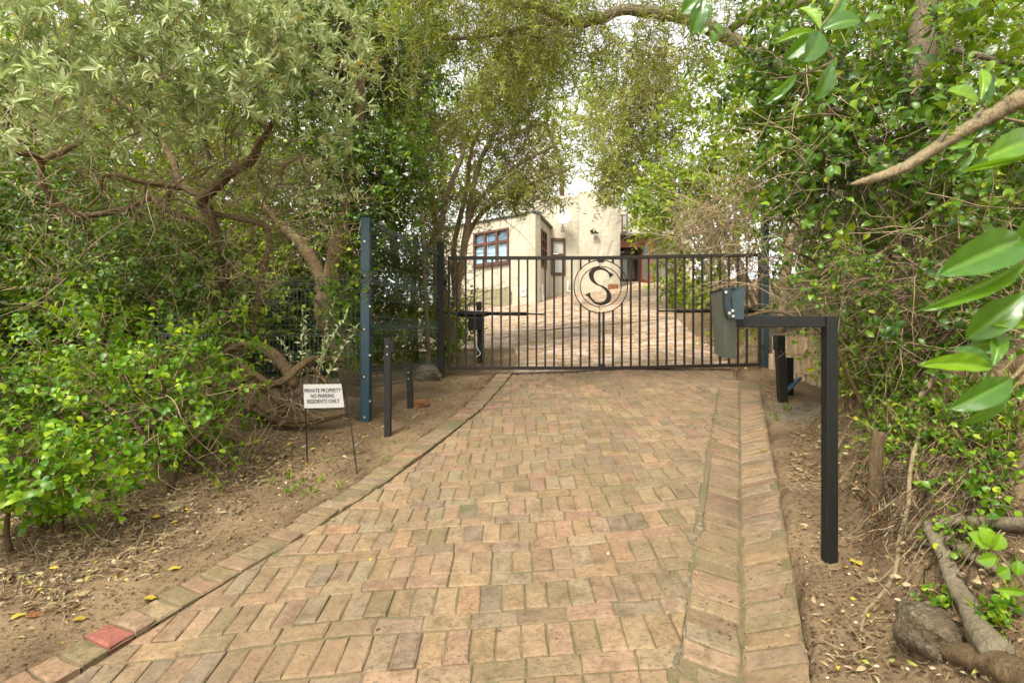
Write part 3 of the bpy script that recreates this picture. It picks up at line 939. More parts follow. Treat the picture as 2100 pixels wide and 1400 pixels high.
for x in (hx0 + g / 2, hx1 - g / 2): fr.box((x - g / 2, YM - .05, hz0), (x + g / 2, YM + .08, hz1))
hm = hz0 + (hz1 - hz0) * .53
for z in (hz0 + g / 2, hm, hz1 - g / 2): fr.box((hx0, YM - .053, z - g * .6), (hx1, YM + .07, z + g * .6))
w3 = fr.build('tall_window', M['wood_red'], house)
for z0_, z1_ in ((hz0, hm), (hm, hz1)):
    m = MB(); m.box((hx0 + g, YM + .04, z0_ + g), (hx1 - g, YM + .05, z1_ - g)); m.build('pane', M['pane_pale'], w3)
# set-back upper storey with its red window
mb = MB(); mb.box((fx(1040, 24.6), 24.6, 6), (fx(1120, 24.6), 27, fz(352, 24.6))); mb.build('upper_storey', M['stucco'], house)
mb = MB(); mb.box((fx(1046, 24.4), 24.5, fz(398, 24.4)), (fx(1078, 24.4), 24.59, fz(362, 24.4))); w4 = mb.build('upper_window', M['wood_red'], house)
m = MB(); m.box((fx(1050, 24.4), 24.47, fz(394, 24.4)), (fx(1074, 24.4), 24.5, fz(366, 24.4))); m.build('pane', M['pane_grey'], w4)
mb = MB(); mb.box((fx(1108, 23.4), 23.4, fz(437, 23.4)), (fx(1142, 23.4), 23.6, fz(428, 23.4))); mb.build('fascia', M['wood_red'], house)
# recessed entrance on the right of the tower
YB = 24.6
mb = MB(); mb.box((hE.x, YB, 3), (fx(1420, YB), YB + .3, fz(430, YB))); mb.build('entrance_wall', M['stucco'], house)
mb = MB()
for k in range(9):
    x0 = hE.x + .01 + k * .32
    mb.frame_box((x0 + .16, YB - .75, fz(486, YB - .7) + .12), (.158, 0, 0), (0, .8, .17), (0, 0, .02 + .012 * (k % 2)))
mb.build('porch_roof', M['roof_metal'], house)
mb = MB(); mb.box((hE.x + .01, YB - 1.2, fz(507, YB - 1.2)), (fx(1345, YB - 1.2), YB - 1.1, fz(494, YB - 1.2))); mb.build('porch_beam', M['wood_bright'], house)
dz0, dz1 = float(Gz(fx(1290, YB), YB)) + .02, fz(507, YB)
fr = MB()
for x in (fx(1273.5, YB), fx(1304, YB)): fr.box((x - .07, YB - .09, dz0), (x + .07, YB - .02, dz1))
for z in (dz0 + .06, dz1 - .06): fr.box((fx(1273, YB), YB - .093, z - .07), (fx(1304, YB), YB - .02, z + .07))
d1 = fr.build('glazed_door', M['wood_red'], house)
m = MB(); m.box((fx(1275, YB), YB - .06, dz0 + .1), (fx(1303, YB), YB - .05, dz1 - .1)); m.build('pane', M['pane_grey'], d1)
q0, q1 = Vector((fx(1306.5, YB - .1), YB - .1, 0)), Vector((fx(1334, 22.4), 22.4, 0))
fr = MB(); qd = (q1 - q0); qn = Vector((-qd.y, qd.x, 0)).normalized()
for t in (0, .42, 1.0):
    b_ = q0 + qd * t; zz = float(Gz(b_.x, b_.y)) + .02
    fr.bar(b_ + Vector((0, 0, zz)), b_ + Vector((0, 0, dz1)), .12, .09, qn)
for z in (dz1 - .05,): fr.bar(q0 + Vector((0, 0, z)), q1 + Vector((0, 0, z)), .12, .08, qn)
b0_, b1_ = float(Gz(q0.x, q0.y)) + .08, float(Gz(q1.x, q1.y)) + .08
fr.bar(q0 + Vector((0, 0, b0_)), q1 + Vector((0, 0, b1_)), .12, .08, qn)
d2 = fr.build('side_light', M['wood_bright'], house)
m = MB(); m.prism([q0 + Vector((0, 0, b0_)), q1 + Vector((0, 0, b1_)), q1 + Vector((0, 0, dz1)), q0 + Vector((0, 0, dz1))], qn * .012); m.build('pane', M['pane_grey'], d2)
m = MB(); m.box((hE.x - .2, YB - .5, 2.5), (q0.x + .3, YB, dz0 - .03)); m.build('door_step', M['stucco'], house)
mb = MB(); mb.box((fx(1274, YB), YB - .03, fz(478, YB)), (fx(1287, YB), YB - .01, fz(440, YB))); w5 = mb.build('upper_side_window', M['wood_red'], house)
m = MB(); m.box((fx(1277, YB), YB - .045, fz(475, YB)), (fx(1284, YB), YB - .033, fz(443, YB))); m.build('pane', M['pane_grey'], w5)
# drain pipes
mb = MB(); mb.tube([W(1111, 583, 20.4), W(1111, 603, 20.4)], .05, 8); mb.tube([W(1111, 604, 20.4), W(1111, 617, 20.4)], .085, 8); mb.build('drain_pipe', M['plastic_white'], house)
mb = MB(); mb.tube([W(1164, 575, 22.0), W(1164, 597, 22.0), W(1172, 598, 22.0)], .035, 6); mb.build('drain_pipe', M['plastic_white'], house)
mb = MB(); mb.box((fx(1248, 21.8), 21.68, fz(594, 21.8)), (fx(1267, 21.8), 21.9, fz(583, 21.8))); mb.build('brick_patch', M['rock_red'], house)
# reed screen below the front window
rs = thing('reed_screen', 'screen of thin upright reeds under the wide front window', 'reed screen', (hC.x - 2, hC.y + 1.2, 2.6))
mb = MB(); rr = random.Random(9)
su0, sy0 = on_front(936); su1, sy1 = on_front(1050)
uF2 = (Vector((*pC, 0)) - Vector((*pA, 0))).normalized(); nF = Vector((-uF2.y, uF2.x, 0))
pos = su0
while pos < su1:
    q = Vector((*pA, 0)) + uF2 * pos - nF * .09
    zt2 = CZ + (700 - 590) / FPX * sy1 + rr.uniform(-.04, .04)
    w_ = rr.uniform(.018, .04)
    mb.bar(q + Vector((rr.uniform(-.02, .02), 0, 1.8)), q + Vector((0, 0, zt2)), w_, .03, nF)
    pos += w_ + rr.uniform(.004, .022)
mb.build('reeds', M['reed'], rs, 'stuff')
mb = MB()
for z in (2.75, 3.45): mb.bar(Vector((*pA, z)) + uF2 * su0 - nF * .055, Vector((*pA, z)) + uF2 * su1 - nF * .055, .06, .03, nF)
mb.build('batten', M['twig_dark'], rs)
# small plaque on the wall under the corner
pl = thing('wall_plaque', 'small faded plaque low on the cream wall near the corner', 'plaque', W(1074, 600, 19.9))
pu, py_ = on_front(1074)
c = Vector((*pA, 0)) + uF2 * pu - nF * .02 + Vector((0, 0, fz(598, py_)))
mb = MB(); mb.frame_box(c, uF2 * .13, nF * .012, (0, 0, .16)); mb.build('board', M['plaque'], pl)
mb = MB()
for dz in (-.0, .035): mb.frame_box(c - nF * .014 + Vector((0, 0, dz)), uF2 * .105, nF * .003, (0, 0, .009))
mb.build('faded_print', M['box_grey'], pl)

# satellite dish
sdc = W(1156, 444, 21.6)
sat = thing('satellite_dish', 'pale satellite dish fixed high on the house wall', 'satellite dish', (sdc.x, 22.0, sdc.z - .3))
ax = Vector((-.12, -1, .22)).normalized(); a_ = ax.cross(Vector((0, 0, 1))).normalized(); b_ = a_.cross(ax) * -1
vs, fs = [tuple(sdc - ax * .07)], []
for i in range(1, 6):
    r = i / 5
    for k in range(28):
        an = k * 2 * math.pi / 28
        p = sdc + a_ * math.cos(an) * r * .29 + b_ * math.sin(an) * r * .325 - ax * (.07 * (1 - r * r))
        vs.append(tuple(p))
fs += [(0, 1 + k, 1 + (k + 1) % 28) for k in range(28)]
for i in range(4):
    for k in range(28):
        a0 = 1 + i * 28 + k; a1 = 1 + i * 28 + (k + 1) % 28; fs.append((a0, a0 + 28, a1 + 28, a1))
mb = MB(); mb.add(vs, fs); o = mb.build('reflector', M['dish_paint'], sat, smooth=True)
sm = o.modifiers.new('thick', 'SOLIDIFY'); sm.thickness = .012
tip = sdc + ax * .32 - b_ * .05 + a_ * .12
mb = MB(); mb.bar(sdc - b_ * .32, tip, .04, .04); mb.build('feed_arm', M['dark_steel'], sat)
mb = MB(); mb.tube([tip - ax * .03, tip + ax * .06], .05, 8); mb.build('receiver', M['dark_steel'], sat)
mb = MB(); mb.bar(sdc - ax * .08, (sdc.x, 22.2, sdc.z - .28), .045, .045, (1, 0, 0)); mb.frame_box((sdc.x, 22.185, sdc.z - .36), (.07, 0, 0), (0, .015, 0), (0, 0, .09)); mb.build('bracket', M['bolt'], sat)

# wall lamps
def wall_lamp(px, py, Y, wall, label):
    c = W(px, py, Y)
    t = thing('wall_lamp', label, 'wall lamp', (c.x, wall, c.z), 'wall lamps on the house')
    mb = MB(); mb.tube([(c.x - .12, wall, c.z + .12), (c.x - .12, wall - .05, c.z + .12)], .06, 10)
    q, r = smooth_path([(c.x - .12, wall - .04, c.z + .12), (c.x - .06, wall - .16, c.z + .19), (c.x, wall - .2, c.z + .1)], [.014] * 3); mb.tube(q, r, 6)
    mb.build('arm', M['black_steel'], t)
    cc = Vector((c.x, wall - .2, c.z))
    mb = MB()
    for z0_, z1_, r0, r1 in ((.10, .06, .025, .06), (.06, .01, .06, .13), (.01, -.01, .13, .135)):
        mb.tube([cc + Vector((0, 0, z0_)), cc + Vector((0, 0, z1_))], [r0, r1], 14)
    mb.build('shade', M['black_steel'], t, smooth=True)
    mb = MB(); mb.tube([cc + Vector((0, 0, -.011)), cc + Vector((0, 0, -.05)), cc + Vector((0, 0, -.085)), cc + Vector((0, 0, -.105))], [.105, .10, .07, .02], 14); mb.build('globe', M['plastic_white'], t, smooth=True)
wall_lamp(1220, 480, 21.8, 21.86, 'black wall lamp with white globe on the rough cream tower')
wall_lamp(1277, 514, 24.2, 24.5, 'small wall lamp beside the entrance door on the house')

# ================================================================== GATE
GY = 8.3
def gw(px, py, dy=0.0): return W(px, py, GY + dy)
K5 = lambda cx, cy: (1150 + cx / 5, 500 + cy / 5)
RC, RO, RI = (1232.0, 587.6), 54.0, 41.2                         # ring centre and radii in pixels
def ring_cut(px, inner=True):
    d = abs(px - RC[0])
    return math.sqrt(max(0, RO * RO - d * d)) if d < RO else None
def leaf_of_gate(label, x0, x1, yt, yb, xs, stile_x, side):
    """yt, yb: functions giving the top and bottom rail height in a column"""
    g = thing('gate_leaf', label, 'gate', gw(x0 if side < 0 else x1, yb(x0 if side < 0 else x1)), 'leaves of the driveway gate')
    ppm = FPX / GY
    fr = MB()
    a, b = (x0, x1) if side < 0 else (x1, x0)                       # a hinge side, b meeting side
    fr.bar(gw(x0, yt(x0) + 3), gw(x1, yt(x1) + 3), 7 / ppm, .045)
    fr.bar(gw(x0, yb(x0) - 3), gw(x1, yb(x1) - 3), 7 / ppm, .045)
    hx = a + (2.6 if side < 0 else -2.6)
    fr.bar(gw(hx, yt(a)), gw(hx, yb(a)), 5.2 / ppm, .0455)
    fr.build('frame', M['gate_steel'], g, bevel=.003)
    mb = MB(); mb.bar(gw(stile_x, RC[1] + 51.5), gw(stile_x, yb(b) - 6), 4.4 / ppm, .036); mb.build('meeting_stile', M['gate_steel'], g)
    for x in xs:
        c = ring_cut(x)
        segs = [(yt(x) + 6, yb(x) - 6)] if c is None else [(yt(x) + 6, RC[1] - c), (RC[1] + c, yb(x) - 6)]
        for s0, s1 in segs:
            if s1 - s0 > 1: m = MB(); m.bar(gw(x, s0), gw(x, s1), 3.7 / ppm, .026); m.build('bar', M['gate_steel'], g)
    for nm, R in (('outer_ring', RO), ('inner_ring', RI)):
        pts = []
        for k in range(33):
            an = math.pi * k / 32
            dx, dy = side * math.sin(an) * R, -math.cos(an) * R
            pts.append(gw(RC[0] + side * .8 + dx, RC[1] + dy))
        m = MB(); m.tube(pts, .0085 if R == RO else .0075, 6); m.build(nm, M['gate_steel'], g, smooth=True)
    return g
yl_t, yl_b = (lambda x: 526.0), (lambda x: 757.5)
yr_t, yr_b = (lambda x: 526.0 - 6.5 * (x - 1236) / 324), (lambda x: 758.0 - 7.5 * (x - 1236) / 324)
gl = leaf_of_gate('hinged leaf of the steel bar gate carrying the big letter S', 918, 1231, yl_t, yl_b, [937 + 18.12 * k for k in range(16)], 1229.2, -1)
gr = leaf_of_gate('hinged leaf of the steel bar gate behind the grey intercom box', 1234, 1560, yr_t, yr_b, [1257 + 18.3 * k for k in range(16)], 1237.6, 1)
for nm, x0, x1, y0, y1, g in (('top_plate', 1225, 1238, 526, 539, gl), ('bottom_plate', 1228, 1241, 746, 758, gl)):
    m = MB(); c0, c1 = gw(x0, y1), gw(x1, y0); m.box((c0.x, GY - .032, c0.z), (c1.x, GY - .024, c1.z)); m.build(nm, M['gate_steel'], g)
S_OUT = [(548, 313), (500, 352), (499, 338), (490, 310), (465, 285), (432, 270), (405, 267), (375, 272), (350, 290), (338, 320), (342, 355), (360, 390), (393, 416), (430, 430),
         (470, 455), (500, 485), (518, 530), (515, 570), (495, 600), (460, 620), (420, 630), (380, 625), (340, 605), (310, 575), (280, 542), (245, 527), (303, 492), (303, 520), (315, 550),
         (335, 575), (365, 593), (400, 600), (432, 592), (458, 570), (472, 535), (468, 500), (448, 470), (415, 442), (375, 424), (338, 403), (308, 375), (292, 340), (288, 310), (298, 280),
         (320, 258), (360, 242), (400, 238), (440, 247), (475, 268), (505, 294)]
cu = bpy.data.curves.new('letter', 'CURVE'); cu.dimensions = '2D'; cu.fill_mode = 'BOTH'; cu.extrude = .006
sp = cu.splines.new('BEZIER'); sp.bezier_points.add(len(S_OUT) - 1)
for k, p in enumerate(S_OUT):
    q = gw(*K5(*p)); bp = sp.bezier_points[k]; bp.co = (q.x, q.z, 0)
    sharp = k in (0, 1, 25, 26); bp.handle_left_type = bp.handle_right_type = 'VECTOR' if sharp else 'AUTO'
sp.use_cyclic_u = True
def curve_to_mesh(cu, xf):
    t = bpy.data.objects.new('tmp', cu); COL.objects.link(t)
    bpy.context.view_layer.update()
    dg = bpy.context.evaluated_depsgraph_get()
    me = bpy.data.meshes.new_from_object(t.evaluated_get(dg)); bpy.data.objects.remove(t)
    me.transform(xf); return me
me = curve_to_mesh(cu, Matrix(((1, 0, 0, 0), (0, 0, 1, GY), (0, 1, 0, 0), (0, 0, 0, 1))))
me.transform(Matrix.Translation(-Vector(ORG[gl.name]))); me.materials.clear()
place('letter_emblem', me, M['gate_steel'], gl)
for y0, y1 in ((538, 548), (626, 640)):
    m = MB(); m.bar(gw(1230.3, y0), gw(1230.3, y1), .008, .008); m.build('emblem_bracket', M['gate_steel'], gl)
for x, yy, g in ((914, 580, gl), (914, 715, gl), (1563, 560, gr), (1563, 712, gr)):
    m = MB(); m.tube([gw(x, yy - 5, .0), gw(x, yy + 5, .0)], .022, 8); m.build('hinge', M['gate_steel'], g)

# gate openers (ram arms) behind the leaves
def opener(pix, label, mount):
    t = thing('gate_opener', label, 'gate opener', gw(pix[0][0], pix[0][1], .22), 'ram arm gate openers')
    (xa, ya), (xb, yb_), (xc, yc), (xd, yd) = pix
    m = MB(); q, r = smooth_path([gw(xa, ya, .2), gw(xa + (xb - xa) * .25, ya - .3, .2), gw(xa + (xb - xa) * .7, ya, .2), gw(xb, yb_, .2)], [.030, .052, .050, .036], 4); m.tube(q, r, 10); m.build('motor_housing', M['black_steel'], t, smooth=True)
    m = MB(); m.tube([gw(xb, yb_, .2), gw(xc, yc, .2)], .028, 10); m.build('ram_tube', M['black_steel'], t, smooth=True)
    m = MB(); m.tube([gw(xc, yc, .2), gw(xd, yd, .2), gw(xd, yd, .02)], .013, 8); m.build('ram_rod', M['black_steel'], t)
    m = MB(); m.bar(gw(xa, ya, .2), gw(*mount, .2), .03, .05); m.build('bracket', M['black_steel'], t)
opener([(938, 644), (1001, 643), (1082, 643.5), (1117, 644.5)], 'black ram opener behind the gate leaf with the letter S', (908, 641))
opener([(1549, 636), (1485, 637), (1388, 638), (1350, 638)], 'black ram opener behind the gate leaf next to the intercom box', (1566, 636))

# control post behind the gate
cp_ = W(984, 716, 9.3); cz = TZ(cp_.x, cp_.y)
cp = thing('control_post', 'black control post with boxes and white cable behind the gate', 'control post', (cp_.x, 9.3, cz))
m = MB(); m.box((cp_.x - .042, 9.26, cz - .1), (cp_.x + .042, 9.34, W(984, 640, 9.3).z)); m.build('post', M['black_steel'], cp)
m = MB(); a, b = W(961, 677, 9.22), W(990, 651, 9.22); m.box((a.x, 9.15, a.z), (b.x, 9.255, b.z)); m.build('control_box', M['black_steel'], cp, bevel=.012)
m = MB(); a, b = W(977, 637, 9.22), W(988, 619, 9.22); m.box((a.x, 9.17, a.z), (b.x, 9.27, b.z)); m.tube([W(989, 629, 9.2), W(993, 629, 9.2)], .03, 8); m.build('receiver_box', M['black_steel'], cp, bevel=.008)
m = MB(); q, r = smooth_path([W(977, 678, 9.2), W(976, 700, 9.2), W(980, 716, 9.2), W(985, 725, 9.15), W(975, 733, 9.05)], [.007] * 5); m.tube(q, r, 5); m.build('cable', M['plastic_white'], cp)

# ================================================================== MESH FENCES
def fence_panel(parent, p0, p1, z0, z1, folds, name='mesh_panel', step=.05, hstep=.2):
    """welded wire panel between plan points p0, p1 with V shaped folds at heights folds"""
    p0, p1 = Vector((p0[0], p0[1], 0)), Vector((p1[0], p1[1], 0)); u = p1 - p0; ln = u.length; u /= ln; nn = Vector((u.y, -u.x, 0))
    zs = [(z0, 0)]
    for f in folds: zs += [(f - .05, 0), (f, .035), (f + .05, 0)]
    zs.append((z1, 0)); zs = [z for z in zs if z0 <= z[0] <= z1]
    k = int(ln / step)
    P = np.array([[list(p0 + u * (i + .5) * step + nn * o + Vector((0, 0, z))) for z, o in zs] for i in range(k)])
    co, tr = tubes_geo(P, np.full(P.shape[:2], .0036), 4)
    hz = sorted({*[z[0] for z in zs], *np.arange(z0 + .05, z1, hstep)})
    H = np.array([[list(p0 + nn * .004 + Vector((0, 0, z))) , list(p1 + nn * .004 + Vector((0, 0, z)))] for z in hz])
    for i_, z in enumerate(hz):
        o = np.interp(z, [q[0] for q in zs], [q[1] for q in zs]); H[i_] += np.array(nn * o)
    c2, t2 = tubes_geo(H, np.full(H.shape[:2], .0042), 4)
    o0 = ORG[parent.name]
    return place(name, tri_mesh(name, np.concatenate([co, c2]) - o0, np.concatenate([tr, t2 + len(co)]), None, False), M['fence_wire'], parent, 'stuff')

bp = on(751, 862); BPY = bp.y
gp = W(904, 790, 8.25)
lf = thing('mesh_fence', 'dark welded mesh fence on a tall blue corner post beside the sign', 'fence', bp, 'welded mesh fences')
hw = 9 * BPY / FPX
ztp = W(751, 447, BPY).z
m = MB(); m.box((bp.x - hw, BPY - .055, bp.z - .3), (bp.x + hw * .95, BPY + .06, ztp)); post = m.build('corner_post', M['blue_steel'], lf, bevel=.004)
m = MB(); m.box((bp.x - hw - .003, BPY - .058, ztp), (bp.x + hw + .003, BPY + .063, ztp + .012)); m.build('post_cap', M['dark_steel'], post)
for px, py in ((748, 495), (748, 565), (747, 675), (747, 772), (748, 855), (759, 628), (759, 728), (759, 822)):
    q = W(px, py, BPY - .055)
    m = MB(); m.tube([q + Vector((0, -.0, 0)), q + Vector((0, -.012, 0))], [.013, .011], 8); m.build('bolt', M['bolt'], post)
for px, py in ((745, 566), (744, 675), (745, 772), (762, 628), (762, 728)):
    q = W(px, py, BPY - .062); m = MB(); m.frame_box(q, (.022, 0, 0), (0, .004, 0), (0, 0, .012)); m.build('clip', M['dark_steel'], post)
gz0 = TZ(gp.x, 8.25)
m = MB(); m.box((gp.x - .05, 8.2, gz0 - .3), (gp.x + .05, 8.3, W(904, 497, 8.25).z)); m.build('gate_post', M['black_steel'], lf, bevel=.004)
fz_ = [W(763, y, BPY).z for y in (780, 690, 582, 463)]
fence_panel(lf, (bp.x + .05, BPY + .02), (gp.x - .02, 8.24), bp.z + .12, ztp - .03, [bp.z + .42, bp.z + 1.02, fz_[2], fz_[3]])
zl = W(745, 566, BPY).z
fence_panel(lf, (bp.x - .05, BPY + .02), (bp.x - 2.6, BPY + .35), bp.z + .1, zl, [bp.z + .42, bp.z + 1.02, zl - .09])
lp = (bp.x - 2.62, BPY + .36)
m = MB(); m.box((lp[0] - .03, lp[1] - .03, bp.z - .3), (lp[0] + .03, lp[1] + .03, zl + .03)); m.build('line_post', M['black_steel'], lf)

rp = W(1569, 690, 8.42)
rf = thing('mesh_fence', 'dark welded mesh fence standing above the tan retaining wall', 'fence', (rp.x, 8.42, 1.6), 'welded mesh fences')
m = MB(); m.box((rp.x - .045, 8.37, 1.1), (rp.x + .04, 8.47, W(1565, 399, 8.42).z)); m.build('gate_post', M['blue_grey'], rf, bevel=.004)
m = MB(); m.box((rp.x - .055, 8.365, W(1565, 399, 8.42).z), (rp.x + .055, 8.475, W(1565, 399, 8.42).z + .012)); m.build('post_cap', M['dark_steel'], rf)
zt = W(1565, 420, 8.42).z
fence_panel(rf, (rp.x + .06, 8.40), (4.02, 6.0), 1.62, zt, [1.95, 2.55, 3.21], step=.05)
q5 = (4.02, 5.97)
m = MB(); m.box((q5[0] - .04, q5[1] - .04, .9), (q5[0] + .04, q5[1] + .04, zt + .04)); m.build('line_post', M['blue_grey'], rf)
m = MB(); m.bar(W(1568, 427, 8.4), W(1610, 398, 8.0), .012, .012); m.build('top_stay', M['bolt'], rf)

# ================================================================== SMALL STREET FURNITURE
def beam_post(px0, px1, pyt, pyb, label, box=None, lean=0.0, gnd=None):
    b = gnd or on((px0 + px1) / 2, pyb); Y = b.y; wv = (px1 - px0) * Y / FPX
    t = thing('beam_post', label, 'post', b, 'short dark steel posts by the drive')
    zt = W(0, pyt, Y).z
    m = MB(); m.bar(b - Vector((0, 0, .2)), (b.x + lean, b.y, zt), wv * .86, wv * .86); m.build('post', M['dark_steel'], t, bevel=.003)
    m = MB(); m.frame_box((b.x + lean, b.y, zt + .006), (wv * .46, 0, 0), (0, wv * .46, 0), (0, 0, .007)); m.build('cap', M['black_steel'], t)
    if box:
        x0, y0, x1, y1 = box; a, c = W(x0, y1, Y), W(x1, y0, Y)
        m = MB(); m.box((a.x, Y - .055, a.z), (c.x, Y + .05, c.z)); m.build('sensor_box', M['black_steel'], t, bevel=.006)
    for dz in (.08, .16):
        m = MB(); m.tube([(b.x + lean, b.y - wv * .43, zt - dz), (b.x + lean, b.y - wv * .43 - .006, zt - dz)], .008, 6); m.build('screw', M['bolt'], t)
    return t
beam_post(788, 803, 694, 893, 'taller dark post with a side sensor box left of the gate', (803, 699, 809, 724), -.0)
beam_post(837, 850, 749, 835, 'shortest dark post, beside the orange stone', None, -.03)
b_ = on(1607, 824)
beam_post(1598, 1616, 690, 824, 'dark post with a boxy head in front of the retaining wall', (1589, 690, 1606, 717), -.05, b_)
c_ = W(1620, 792, b_.y + .35)
m = MB(); m.box((c_.x - .05, c_.y - .03, TZ(c_.x, c_.y) - .1), (c_.x + .03, c_.y + .03, W(0, 733, c_.y).z)); st = tag(m.build('stub_post', M['black_steel'], None, bevel=.004), 'short black stub post against the retaining wall', 'post')
a_, e_ = W(1613, 801, b_.y + .12), W(1640, 776, b_.y + .5)
m = MB(); m.tube([a_ - (e_ - a_) * .25, a_, e_], .026, 10); tag(m.build('conduit_pipe', M['plastic_blue'], None, smooth=True), 'short dark blue pipe sloping out of the retaining wall', 'pipe')

# intercom stand
ip = on(1701, 1149); IY = ip.y; ppm = FPX / IY
ic = thing('intercom_stand', 'black gooseneck stand carrying a grey intercom cover beside the gutter', 'intercom stand', ip)
hw = 11.5 / ppm
tz = W(0, 648, IY).z; bz = W(0, 671, IY).z
m = MB(); m.box((ip.x - hw, IY - hw, ip.z - .3), (ip.x + hw, IY + hw, tz - .001)); m.build('post', M['black_steel'], ic, bevel=.003)
m = MB(); xa = W(1502, 0, IY).x; m.box((xa, IY - hw * .75, bz), (ip.x - hw - .001, IY + hw * .75, tz)); m.build('arm', M['black_steel'], ic, bevel=.003)
# folded grey cover: two visible faces meeting at an edge
def iw(px, py, dy=0.0): return W(px, py, IY + dy)
def solid(mb, front, back):
    n = len(front); mb.add(list(front) + list(back), [tuple(range(n - 1, -1, -1)), tuple(range(n, 2 * n))] + [(i, (i + 1) % n, n + (i + 1) % n, n + i) for i in range(n)])
m = MB()
E0, E1 = iw(1481, 594, -.115), iw(1484, 733, -.115)          # the folded edge nearest the camera
R0, R1 = iw(1511, 590, -.045), iw(1509.5, 735, -.045)
L0, L1 = iw(1458, 599, .035), iw(1466, 724, .035)
m.prism([E0, R0, R1, E1], (-.0, .004, 0)); m.prism([L0, E0, E1, L1], (0, .004, 0))
m.prism([L0 + Vector((.004, .004, .0)), E0 + Vector((0, .004, .0)), R0 + Vector((-.002, .004, 0)), iw(1497, 592, .09)], (0, 0, -.004))
m.prism([R0 + Vector((-.004, .004, 0)), iw(1502, 594, .09), iw(1501, 728, .09), R1 + Vector((-.004, .004, 0))], (-.004, 0, 0))
m.prism([E1 + Vector((0, .005, .006)), R1 + Vector((-.005, .005, .006)), iw(1501, 727, .09), L1 + Vector((.005, .005, .006))], (0, 0, .004))
m.build('grey_cover', M['box_grey'], ic)
m = MB(); m.prism([iw(1456, 599, .02), iw(1481, 591.5, -.125), iw(1484, 594, -.13), iw(1457, 602, .02)], (0, .01, 0)); m.build('cover_lip', M['dark_steel'], ic)
m = MB(); m.prism([iw(1484, 590, -.12), iw(1527, 588, -.07), iw(1529, 592, .06), iw(1500, 592, .08)], (0, 0, -.006)); m.build('hood_top', M['blue_grey'], ic)
m = MB(); m.prism([iw(1498, 592, -.085), iw(1527, 590, -.085), iw(1526, 654, -.085), iw(1507, 654, -.085)], (0, .005, 0)); m.build('hood_plate', M['blue_grey'], ic)
m = MB(); m.prism([iw(1485, 592, -.13), iw(1499, 592, -.10), iw(1500, 625, -.10), iw(1505, 652, -.10), iw(1493, 652, -.12), iw(1488, 635, -.13)], (0, .005, 0)); m.build('hood_side', M['blue_grey'], ic)
for px, py in ((1488, 599), (1495, 642), (1502, 637), (1503, 648)):
    m = MB(); q = iw(px, py, -.132); m.tube([q, q + Vector((0, -.006, 0))], .007, 8); m.build('bolt', M['bolt'], ic)

# sign
s0, s1 = on(630, 950), on(732, 971)
SY = (s0.y + s1.y) / 2
sg = thing('private_property_sign', 'white board on two thin legs reading private property no parking', 'sign', (s0 + s1) / 2)
tl, tr_, br, bl = W(622, 788, SY + .0), W(700, 787, SY), W(706, 835, SY - .02), W(624, 837, SY - .02)
m = MB(); m.prism([bl, br, tr_, tl], (0, .008, 0)); bd = m.build('board', M['sign_white'], sg)
for a, b in ((s0, W(623, 788, SY + .012)), (s1, W(700, 787, SY + .012))):
    m = MB(); mid = W(a.x * FPX / a.y + 1050 - (4 if a is s0 else 18), 838, SY + .02)
    q, r = smooth_path([a - Vector((0, 0, .12)), a, (a + mid) / 2 + Vector((.004, 0, 0)), mid, b], [.0065] * 5, 3); m.tube(q, r, 6); m.build('leg', M['dark_steel'], sg)
for q in (tl + Vector((.012, 0, -.008)), tr_ + Vector((-.012, 0, -.008)), bl + Vector((.012, 0, .008)), br + Vector((-.01, 0, .008))):
    m = MB(); m.tube([q, q + Vector((0, -.004, 0))], .005, 6); m.build('screw', M['bolt'], bd)
def text_mesh(body, size, width=None):
    tc = bpy.data.curves.new('text', 'FONT'); tc.body = body; tc.size = size; tc.align_x = 'CENTER'; tc.align_y = 'CENTER'; tc.extrude = .0008; tc.resolution_u = 3; tc.offset = .0005
    me = curve_to_mesh(tc, Matrix.Identity(4))
    xs = [v.co.x for v in me.vertices]
    if width: 
        s = width / (max(xs) - min(xs)); me.transform(Matrix.Diagonal((s, 1, 1, 1)))
    return me
ux = (tr_ - tl + br - bl).normalized(); uz = (tl - bl).normalized()
for body, cx, cy, wpx in (('PRIVATE PROPERTY', 661.5, 800.5, 75), ('NO PARKING', 661.5, 811.5, 48), ('RESIDENTS ONLY', 663, 822.5, 66)):
    me = text_mesh(body, 11.0 * SY / FPX, wpx * SY / FPX)
    c = W(cx, cy, SY - .02 * (cy - 788) / 48) + Vector((0, -.003, 0))
    un = ux.cross(uz)
    me.transform(Matrix(((ux.x, uz.x, un.x, c.x), (ux.y, uz.y, un.y, c.y), (ux.z, uz.z, un.z, c.z), (0, 0, 0, 1))))
    me.transform(Matrix.Translation(-Vector(ORG[sg.name]))); me.materials.clear()
    place('lettering', me, M['ink'], bd)

# ================================================================== VEGETATION
def tree(name, label, base, group=None, cat='tree'):
    return thing(name, label, cat, base, group)
G_FAR = 'trees standing behind the house and fences'

